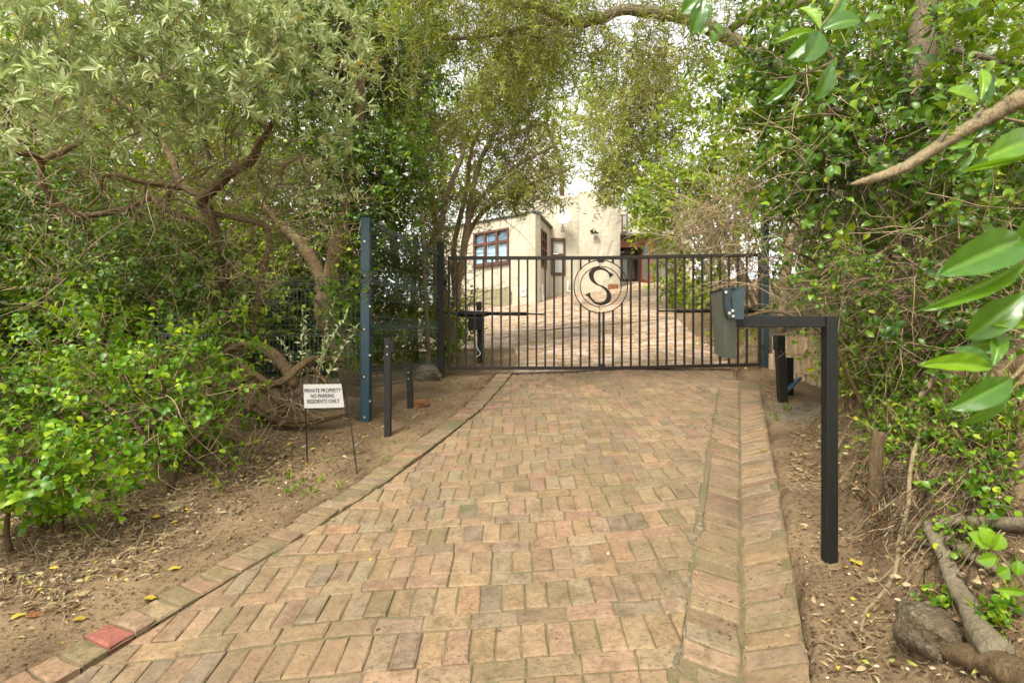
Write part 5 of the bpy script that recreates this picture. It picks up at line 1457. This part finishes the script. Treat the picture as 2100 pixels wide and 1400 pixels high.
shrub('glossy bush covering the bank past the right edge behind the near leaves', Vector((3.6, 3.2, TZ(3.6, 3.2))), [(2260, 640, 200, 240, 3.6, .5), (2420, 760, 260, 200, 3.0, .4), (2300, 900, 200, 120, 2.8, .35, .8)], 'leaf_dark', 145, .9, 9, .06, .036, .26, 'small', nmax=900)
shrub('green bush at the far left edge past the corner shrub', Vector((-4.6, 4.2, TZ(-4.6, 4.2))), [(-220, 800, 230, 200, 4.3, .5), (-260, 480, 240, 240, 5.2, .6)], 'leaf_dark', 147, .9, 9, .06, .036, .26, 'small', nmax=900)
# ================================================================== BANK ON THE RIGHT
t = tree('cut_stump', 'grey cut stump standing out of the sandy bank behind the intercom post', on(1796, 1032), None, 'stump')
p = on(1796, 1032); mb = MB(); q = [p + Vector((0, 0, -.1)), p + Vector((.0, 0, .06)), W(1795, 960, p.y + .02), W(1801, 885, p.y + .05)]
q, r = smooth_path(q, [.042, .040, .036, .034], 5, .05); mb.tube(q, r, 10, True, .08, random); mb.build('trunk', M['bark_brown'], t, smooth=True)
def lying(name, label, pix, r, mat, cat, lift=.5, rough=.12, extra=()):
    pts = [on(*p[:2]) for p in pix]
    t = thing(name, label, cat, pts[0])
    m = MB(); P = [p + Vector((0, 0, rr * lift + (pix[i][2] if len(pix[i]) > 2 else 0))) for i, (p, rr) in enumerate(zip(pts, r))]
    q, rr = smooth_path(P, r, 6, .05); m.tube(q, rr, 9, True, rough, random); m.build('trunk' if cat != 'branch' else 'stem', M[mat], t, smooth=True)
    for ex, er in extra:
        m = MB(); q, rr = smooth_path([on(*p[:2]) + Vector((0, 0, (p[2] if len(p) > 2 else .01))) for p in ex], er, 5, .05); m.tube(q, rr, 7, True, rough, random); m.build('side_branch', M[mat], t, smooth=True)
    return t
lying('fallen_log', 'pale weathered log lying down the bank beside the round boulder', [(1905, 1115, .05), (1935, 1160, .04), (1955, 1210, .02), (1985, 1265, .02), (2010, 1320, .02), (2050, 1370, .02)], [.024, .028, .030, .034, .042, .048], 'bark_grey', 'log', .6, .14,
      [([(1930, 1120, .05), (1985, 1150, .03), (2040, 1180, .02)], [.022, .022, .018]), ([(1945, 1165, .04), (1900, 1128, .03), (1860, 1140, .02)], [.012, .009, .005])])
lying('fallen_log', 'straight pale log lying across the top of the bank by small clover', [(1900, 1098, .03), (1960, 1092, .03), (2050, 1098, .03), (2140, 1100, .03)], [.022, .024, .026, .028], 'bark_grey', 'log', .6, .12)
lying('fallen_log', 'mossy brown log at the bottom right corner below the boulder', [(1950, 1345), (2010, 1365), (2080, 1400), (2160, 1440)], [.034, .046, .05, .05], 'bark_gnarled', 'log', .4, .15)
lying('fallen_branch', 'crooked thin branch lying up the bank above the stump', [(1800, 892, .02), (1840, 872, .05), (1880, 845, .06), (1920, 800, .08)], [.016, .016, .017, .017], 'bark_pale', 'branch', .8, .1)
lying('bent_root', 'long bent root hanging over the bank towards the boulder', [(1762, 1320), (1775, 1260), (1800, 1230), (1835, 1180), (1845, 1120, .03), (1862, 1060, .04), (1868, 990, .08), (1890, 920, .1)], [.006, .008, .008, .009, .009, .010, .010, .010], 'bark_pale', 'branch', .9, .06)
lying('dark_root', 'dark crooked root stub sticking out of the sand behind the intercom post', [(1737, 1032), (1742, 1000, .01), (1755, 970, .02), (1766, 940, .03)], [.006, .013, .015, .014], 'bark_brown', 'branch', .6, .12)
lying('orange_root', 'thin orange root dangling down beside the stump', [(1795, 1135), (1790, 1090, .01), (1791, 1040, .03), (1788, 990, .05), (1805, 960, .08)], [.004, .006, .007, .007, .005], 'rock_red', 'branch', .9, .1)

def boulder(name, label, cat, px, py, rpx, sx, sz, mat, seed):
    p = on(px, py + rpx * .6); r = rpx * p.y / FPX
    t = MB(); rg = random.Random(seed); n1, n2 = 22, 34
    vs = []
    for i in range(n1 + 1):
        th = math.pi * i / n1
        for k in range(n2):
            ph = 2 * math.pi * k / n2
            d = Vector((math.sin(th) * math.cos(ph), math.sin(th) * math.sin(ph), math.cos(th)))
            f = 1 + .10 * math.sin(3.1 * d.x + seed) + .09 * math.sin(4.3 * d.y + 2 * seed) + .08 * math.sin(5.2 * d.z + d.x * 3) + .03 * math.sin(11 * d.x + 7 * d.z) * math.sin(9 * d.y + 3 * d.z) + rg.uniform(-.02, .02)
            vs.append(p + Vector((d.x * sx, d.y, d.z * sz)) * r * f + Vector((0, 0, r * sz * .45)))
    fs = [(i * n2 + k, i * n2 + (k + 1) % n2, (i + 1) * n2 + (k + 1) % n2, (i + 1) * n2 + k) for i in range(n1) for k in range(n2)]
    t.add([v - 0 * v for v in vs], fs)
    o = t.build(name, M[mat], None, origin=tuple(p), smooth=True); tag(o, label, cat); return o
boulder('boulder', 'mottled grey round boulder at the foot of the bank bottom right', 'boulder', 1915, 1278, 62, 1.0, .8, 'rock', 3)
boulder('boulder', 'orange stone behind the shortest dark post', 'boulder', 862, 824, 14, 1.3, .8, 'rock_red', 5)
boulder('boulder', 'tan boulder behind the lower part of the side fence', 'boulder', 880, 764, 24, 1.2, .9, 'rock', 8)
boulder('stone', 'flat pale stone lying on the sand at the lower left', 'stone', 75, 1252, 13, 1.5, .35, 'rock_red', 9)

# concrete haunch at the end of the gutter
mb = MB(); rg = random.Random(6)
for k in range(26):
    c = on(rg.uniform(1560, 1680), rg.uniform(826, 862)); r = rg.uniform(.05, .12); n = 8
    out = [(c.x + r * rg.uniform(.7, 1.2) * math.cos(j * 6.283 / n), c.y + 1.3 * r * rg.uniform(.7, 1.2) * math.sin(j * 6.283 / n)) for j in range(n)]
    vs, fs, cc = brick_geo(out, lambda x, y: Tz(x, y) + .008, rg, th=.05, rich=False, tilt=.08, dz=.006); mb.add(vs, fs)
o = mb.build('mortar_spill', M['mortar'], None, 'stuff')

# --- low plants on the bank
def scatter(n, boxes, seed):
    """ground points inside pixel boxes"""
    r = np.random.default_rng(seed); w = np.array([x[4] if len(x) > 4 else 1 for x in boxes], float)
    B = np.array([x[:4] for x in boxes], float)[r.choice(len(boxes), n, p=w / w.sum())]
    px, py = r.uniform(B[:, 0], B[:, 2]), r.uniform(B[:, 1], B[:, 3])
    lo, hi = np.full(n, .6), np.full(n, 40.)
    for _ in range(40):
        m = .5 * (lo + hi); up = Tz((px - 1050) / FPX * m, m) > CZ - (py - 700) / FPX * m
        hi = np.where(up, m, hi); lo = np.where(up, lo, m)
    m = .5 * (lo + hi); x = (px - 1050) / FPX * m
    return np.stack([x, m, Tz(x, m)], -1)
def ground_normal(P):
    e = .05
    return unit(np.stack([-(Tz(P[:, 0] + e, P[:, 1]) - Tz(P[:, 0] - e, P[:, 1])) / (2 * e), -(Tz(P[:, 0], P[:, 1] + e) - Tz(P[:, 0], P[:, 1] - e)) / (2 * e), np.ones(len(P))], -1))
def low_plants(name, boxes, n, K, L, Wd, h, mat, kind, seed, spread=.7):
    rg = np.random.default_rng(seed); P = scatter(n, boxes, seed); Nn = ground_normal(P)
    co, tr, tone, stem = sprays(P, Nn, K, L, Wd, h, 'whorl', kind, seed, up=.5, outw=.8, rnd=spread, sag=0)
    o = place(name, tri_mesh(name, co, tr, tone), M[mat], None, 'stuff')
    tc, tt = tubes_geo(stem, .0016 * np.ones(stem.shape[:2]), 3); place('plant_stems', tri_mesh('plant_stems', tc, tt), M['twig'], None, 'stuff')
BK = [(1760, 830, 2095, 990, 3), (1860, 980, 2095, 1180, 2), (1950, 1180, 2095, 1330, 1), (1740, 800, 1810, 850, 1.2)]
low_plants('clover_cover', [(1780, 830, 2095, 960, 3), (1900, 980, 2095, 1120, 1)], 300, 3, .026, .026, .07, 'leaf_bright', 'obovate', 151)
low_plants('ground_cover', [(1780, 800, 2095, 930, 3), (1750, 760, 1900, 830, 2), (1960, 960, 2095, 1060, .5)], 300, 6, .036, .022, .12, 'leaf_dark', 'oval', 152)
low_plants('ground_cover', [(1445, 640, 1560, 715, 1), (1360, 600, 1440, 640, .6)], 130, 7, .06, .034, .2, 'leaf_hedge', 'small', 157)
low_plants('clover_cover', [(1900, 1215, 1965, 1260, 1), (2040, 1230, 2090, 1300, 1), (1985, 1085, 2050, 1150, 1)], 60, 4, .026, .024, .05, 'leaf_bright', 'obovate', 153)
low_plants('weeds', [(540, 900, 900, 960, 1), (930, 720, 1030, 750, 1), (1000, 850, 1030, 870, .5), (560, 1000, 640, 1020, .4)], 46, 6, .04, .008, .05, 'leaf_bright', 'lance', 154)
# grass tufts: thin arching blades
def grass(boxes, n, seed, mat='leaf_bright', ln=.14):
    rg = np.random.default_rng(seed); P = np.repeat(scatter(n, boxes, seed), 9, 0); P[:, :2] += rg.normal(0, .012, (len(P), 2))
    D = rg.normal(0, .5, P.shape) + np.array([0, 0, 1.0])
    co, tr, k = leaves_geo(P, D, rg.normal(0, 1, P.shape), ln * rg.uniform(.5, 1.4, len(P)), np.full(len(P), .0032), 'blade')
    place('grass', tri_mesh('grass', co, tr, np.repeat(np.clip(rg.normal(.5, .25, len(P)), 0, .95), k)), M[mat], None, 'stuff')
grass([(1780, 780, 2095, 900, 4), (1560, 830, 1700, 870, .5), (560, 960, 700, 1010, .4), (2000, 1000, 2095, 1300, .6)], 70, 155, 'leaf_hedge', .08)
grass([(1740, 780, 2095, 960, 4), (1780, 960, 1900, 1080, 1)], 90, 156, 'leaf_dry', .10)

# ================================================================== LITTER
def litter(name, boxes, n, L, seed, mat='leaf_dry', lift=.012, tilt=.45, aspect=.42, surf=None):
    rg = np.random.default_rng(seed); P = scatter(n, boxes, seed)
    if surf: P[:, 2] = surf(P[:, 0], P[:, 1])
    Nn = unit(ground_normal(P) + rg.normal(0, tilt, P.shape)); a = rg.uniform(0, 6.28, n)
    D = np.stack([np.cos(a), np.sin(a), rg.normal(0, .15, n)], -1)
    P[:, 2] += lift * rg.uniform(.2, 1.6, n); s = L * rg.uniform(.5, 1.4, n)
    co, tr, k = leaves_geo(P, D, Nn, s, s * aspect * rng_u(n, seed), 'lance')
    return place(name, tri_mesh(name, co, tr, np.repeat(rg.uniform(0, 1, n), k)), M[mat], None, 'stuff')
def rng_u(n, s): return np.random.default_rng(s + 3).uniform(.7, 1.3, n)
LEFT = [(0, 1090, 330, 1190, 5), (60, 1040, 420, 1130, 5), (250, 990, 520, 1060, 4), (420, 930, 640, 1000, 3), (560, 880, 760, 950, 2), (0, 1180, 160, 1260, 2), (700, 840, 900, 880, 1), (900, 770, 1010, 830, 1.3), (920, 715, 1035, 750, 1.2)]
litter('leaf_litter', LEFT, 1800, .045, 161, lift=.016)
litter('leaf_litter', [(0, 1000, 300, 1100, 2), (300, 900, 600, 980, 2)], 1400, .045, 162, lift=.02)
litter('leaf_litter', [(1620, 860, 1700, 1000, 2), (1700, 900, 1790, 1020, 1.5), (1640, 1000, 1760, 1390, .7), (1760, 1200, 2095, 1395, 2), (1800, 850, 2095, 1200, 2)], 1300, .034, 163, lift=.012)
litter('leaf_litter', [(1440, 650, 1560, 750, 2), (1500, 755, 1600, 830, .8)], 500, .045, 168, lift=.012)
litter('leaf_litter', [(0, 1180, 420, 1390, 1), (400, 1000, 760, 1130, 1), (640, 930, 900, 1000, .6), (860, 800, 980, 900, .5)], 260, .032, 164, lift=.008)
litter('soil_debris', [(0, 1060, 500, 1390, 3), (300, 960, 760, 1180, 3), (640, 860, 900, 980, 1.5), (860, 760, 1030, 880, 1), (1620, 840, 1800, 1390, 3), (1760, 900, 2095, 1390, 3), (1560, 765, 1610, 840, .5)], 5200, .017, 166, 'debris', .004, .5, .5)
PV = lambda x, y: np.maximum(np.where(x > Rx(y), Vz(x, y), Dz(x, y)), np.where(x < Lx(y), Kz(x, y), -9))
litter('fallen_leaves', [(700, 790, 1600, 1390, 1), (1420, 850, 1640, 1390, 1.6), (560, 1000, 900, 1200, .6)], 46, .03, 165, 'leaf_dry', .005, .25, surf=PV)
litter('soil_debris', [(500, 800, 1640, 1390, 1), (1430, 850, 1640, 1390, 1.5)], 420, .010, 167, 'debris', .003, .3, .6, surf=PV)
rg = np.random.default_rng(12)
for nm, boxes, n, r, ln, mt, sd in (('fallen_twigs', LEFT, 900, .0022, .22, 'twig_dry', 171), ('fallen_twigs', [(1620, 850, 1720, 1010, 2), (1760, 860, 2095, 1390, 3), (1700, 1030, 1800, 1390, .4)], 260, .0020, .13, 'twig_dry', 172), ('fallen_twigs', LEFT, 500, .002, .16, 'twig_dark', 173),
                                ('roots', [(1780, 880, 2000, 1120, 3), (1850, 1120, 2095, 1390, 1)], 110, .0032, .3, 'bark_brown', 174), ('roots', [(1750, 880, 1900, 1080, 2)], 110, .003, .35, 'twig_dark', 175)):
    P = scatter(n, boxes, sd); P[:, 2] += .012
    a = rg.uniform(0, 6.28, n)
    D = np.stack([np.cos(a), np.sin(a), rg.normal(.1, .2, n)], -1); Nn = ground_normal(P); D = D - Nn * (D * Nn).sum(1, keepdims=True) + Nn * rg.normal(.08, .12 if nm != 'roots' else .35, (n, 1))
    twigs(nm, None, M[mt], P, D, ln * rg.uniform(.3, 1.5, n), r * rg.uniform(.6, 1.5, n), 6, .32, .02, sd)
for mt, n, sd, r_ in (('bark_brown', 150, 181, .0032), ('twig_dry', 170, 182, .0022), ('twig_dark', 120, 183, .0024)):
    P = scatter(n, [(1790, 820, 2095, 960, 3), (1800, 960, 2095, 1100, 2), (1700, 840, 1800, 960, .6)], sd)
    D = np.array([-.75, -.35, -.3]) + rg.normal(0, .45, (n, 3))
    twigs('roots', None, M[mt], P, D, rg.uniform(.12, .5, n), r_ * rg.uniform(.6, 1.6, n), 9, .3, .03, sd, cling=.02)
# pebbles and chips of mortar on the sand
mb = MB(); rg = random.Random(14)
for q in scatter(130, [(0, 1080, 500, 1390, 2), (380, 960, 800, 1100, 2), (1620, 860, 1800, 1390, 2.5), (880, 770, 1000, 870, 1), (1560, 770, 1600, 830, .6), (1760, 1100, 1950, 1390, 1)], 15):
    r = rg.uniform(.004, .011); q = Vector(q)
    vs = [q + Vector((rg.uniform(.7, 1.3) * a, rg.uniform(.7, 1.3) * b, rg.uniform(.4, .8) * c)) * r for a, b, c in ((1, 0, .3), (0, 1, .3), (-1, 0, .3), (0, -1, .3), (0, 0, 1.4), (0, 0, -.8))]
    mb.add(vs, [(0, 1, 4), (1, 2, 4), (2, 3, 4), (3, 0, 4), (1, 0, 5), (2, 1, 5), (3, 2, 5), (0, 3, 5)])
mb.build('pebbles', M['white_chip'], None, 'stuff')
for (px, py, rot), lab in (((145, 1277, .3), 'yellow green fallen leaf on the sand left of the red kerb brick'), ((22, 1274, 1.2), 'olive fallen leaf near the left end of the sand'), ((344, 1173, .6), 'small orange yellow leaf on the sand beside the kerb'), ((292, 1232, .1), 'bright yellow leaf lying just above the red kerb brick'), ((1768, 1165, 1.7), 'yellow curled leaf on the sand right of the intercom post'), ((1385, 980 - 55, .8), 'pale yellow leaf lying in the gutter')):
    p = on(px, py); v, f = template('oval'); v = v * np.array([.075, .05, .09]); c, s = math.cos(rot), math.sin(rot)
    v = np.stack([v[:, 0] * c - v[:, 1] * s, v[:, 0] * s + v[:, 1] * c, np.abs(v[:, 2]) * .8 + .012], -1)
    if lab.startswith('pale'): p = Vector((*hit(1562, 927, Vz), 0)); p.z = float(Vz(p.x, p.y)) - .006
    o = place('fallen_leaf', tri_mesh('fallen_leaf', v, f, np.full(len(v), random.random())), M['leaf_yellow'], None, None, tuple(p)); tag(o, lab, 'leaf')

# ================================================================== NEAR LEAVES ON THE RIGHT
def big_leaf(parent, base, tip, wpx, Y, tone, roll=0.0, dY=0.0, mat='leaf_near'):
    b, e = W(*base, Y), W(*tip, Y + dY)
    D = e - b; L = D.length; D.normalize(); wd = wpx * 1.0 * Y / FPX / L
    Nn = Vector((math.sin(roll) * .8, -1, math.cos(roll) * .35)); Sd = Nn.cross(D).normalized(); Nn = D.cross(Sd)
    nu, nv = 14, 8; vs = []
    for i in range(nu + 1):
        t = i / nu; hw = max(.012, (math.sin(math.pi * t ** 1.25) ** .75) * (1 - .12 * t)) if 0 < t < 1 else .008
        for j in range(nv + 1):
            s = j / nv * 2 - 1
            z = .07 * math.sin(t * 3.1) - .10 * t * t + .10 * abs(s) * hw + .010 * math.sin(t * 26 + abs(s) * 4) * abs(s)
            if j == nv // 2: z -= .012
            y = s * hw * wd * .5 * (1 + .03 * math.sin(t * 17))
            vs.append(b + D * (t * L) + Sd * (y * L) + Nn * (z * L))
    co = np.array([list(v) for v in vs]) - ORG[parent.name]
    i = (np.arange(nu)[:, None] * (nv + 1) + np.arange(nv)[None]).ravel()
    tr = np.concatenate([np.stack([i, i + 1, i + nv + 2], -1), np.stack([i, i + nv + 2, i + nv + 1], -1)])
    return place('leaf', tri_mesh('leaf', co, tr, np.tile(np.where(np.arange(nv + 1) == nv // 2, min(1, tone + .35), tone), nu + 1)), M[mat], parent)
def near_spray(label, Y, stems, leaves, mat='bark_pale'):
    t = thing('leaf_spray', label, 'leaf spray', W(*stems[0][0][0], Y))
    for pix, r in stems:
        m = MB(); q, rr = smooth_path([W(*p, Y + .02) for p in pix], [k * Y / FPX for k in r], 4); m.tube(q, rr, 6); m.build('stem', M[mat], t, smooth=True)
    for base, tip, w, tone, roll, dY in leaves: big_leaf(t, base, tip, w, Y, tone, roll, dY)
    return t
near_spray('spray of glossy oval leaves hanging at the top right near the camera', 1.05,
           [([(1735, -30), (1705, 30), (1682, 62), (1700, 110), (1708, 125), (1660, 148), (1632, 152)], [4, 3.5, 3, 3, 2.5, 2, 1.5])],
           [((1682, 62), (1643, 10), 34, .92, .2, .02), ((1680, 64), (1586, 86), 20, .85, -.8, .02), ((1680, 66), (1614, 120), 36, .30, .3, 0), ((1684, 66), (1654, 124), 50, .25, .5, -.03), ((1684, 62), (1768, 36), 48, .32, .2, -.02),
            ((1678, 55), (1640, 42), 30, .35, .1, .04), ((1684, 58), (1738, -14), 24, .5, .9, .02), ((1706, 128), (1676, 206), 40, .25, .4, 0), ((1706, 130), (1698, 180), 24, .45, -.5, .03), ((1634, 152), (1572, 214), 20, .32, .7, -.02)])
near_spray('cluster of bright leaves on the broken branch at the right', 1.0,
           [([(2120, 255), (2050, 240), (2010, 212)], [4, 3, 2.5]), ([(2040, 250), (1998, 290)], [3, 2.5])],
           [((2008, 212), (1949, 180), 42, .75, .3, 0), ((2010, 208), (2016, 136), 24, .8, -.3, .02), ((2018, 210), (2036, 165), 22, .1, .6, 0), ((1997, 287), (1907, 270), 12, .7, 1.2, 0), ((1997, 288), (1930, 300), 34, .6, .5, 0), ((1998, 286), (1984, 248), 18, .6, -.4, .02), ((1998, 285), (2044, 240), 24, .12, .3, 0), ((2000, 300), (1963, 354), 14, .5, .8, 0)])
near_spray('large pale green leaves reaching in from the right edge near the camera', .72,
           [([(2130, 480), (2100, 500), (2095, 540)], [5, 5, 4]), ([(2140, 700), (2070, 780), (2035, 754)], [5, 4, 4])],
           [((2100, 490), (1940, 556), 84, .35, .25, -.05), ((2110, 530), (1902, 638), 34, .6, .9, -.03), ((2105, 600), (1984, 696), 70, .38, -.2, .02), ((2036, 754), (1899, 744), 40, .85, .3, -.03), ((2036, 754), (1962, 712), 36, .28, .5, 0), ((2036, 752), (2052, 676), 34, .5, -.6, .02),
            ((2075, 775), (1957, 838), 56, .30, .2, -.02), ((2078, 782), (1976, 874), 38, .5, .7, .02), ((2125, 290), (2032, 316), 62, .6, .2, -.04), ((2120, 322), (1973, 350), 18, .75, 1.1, 0), ((2120, 420), (2092, 520), 60, .45, -.3, .03), ((2050, 700), (1988, 712), 40, .05, .4, .05), ((2120, 670), (2040, 664), 20, .8, .9, 0)])
near_spray('small blurred bright shoot low at the right edge', .85,
           [([(2130, 1240), (2070, 1160), (2030, 1120), (2015, 1100)], [4, 3, 3, 2])],
           [((2030, 1125), (1990, 1092), 36, .85, .3, 0), ((2034, 1120), (2012, 1080), 34, .9, -.2, 0), ((2036, 1128), (2056, 1094), 34, .8, .2, 0), ((2045, 1140), (2006, 1150), 30, .7, .7, 0), ((2070, 1165), (2046, 1178), 34, .6, .2, 0), ((2085, 1180), (2090, 1150), 32, .6, -.2, 0), ((2110, 1215), (2042, 1208), 16, .7, .9, 0)])
near_spray('dark lobed leaves hanging at the top edge above the arching limb', 1.6,
           [([(1460, -40), (1440, 0), (1436, 40), (1460, 70)], [3, 2.5, 2, 1.5])],
           [((1440, -10), (1398, 28), 34, .35, .3, 0), ((1442, -5), (1420, 72), 40, .3, .2, 0), ((1444, 0), (1444, 48), 30, .4, -.3, 0), ((1450, 50), (1436, 70), 20, .5, .1, 0), ((1458, 62), (1466, 92), 22, .4, .1, 0), ((1462, 52), (1484, 70), 22, .45, .4, 0)])
# broken dead branch pointing in from the right
t = thing('broken_branch', 'thick dead broken branch pointing in from the right edge', 'branch', W(2100, 205, 1.0))
mb = MB(); q, r = smooth_path([W(2180, 175, .95), W(2100, 203, .97), W(2050, 228, .99), W(2000, 255, 1.0), W(1950, 285, 1.0), W(1900, 316, 1.0), W(1850, 345, 1.0), W(1800, 364, 1.0), W(1770, 372, 1.0), W(1746, 378, 1.0)],
                             [k / FPX for k in (19, 17, 16, 14, 13, 12, 11, 9, 7, 2)], 5, .07); mb.tube(q, r, 10, True, .10, random); mb.build('stem', M['bark_pale'], t, smooth=True)
for k in (8, 16, 23): mb = MB(); mb.tube([q[k], q[k] + Vector((.004, -.012, .018)), q[k] + Vector((.012, -.014, .028))], [.006, .004, .002], 6); mb.build('knot', M['bark_grey'], t)
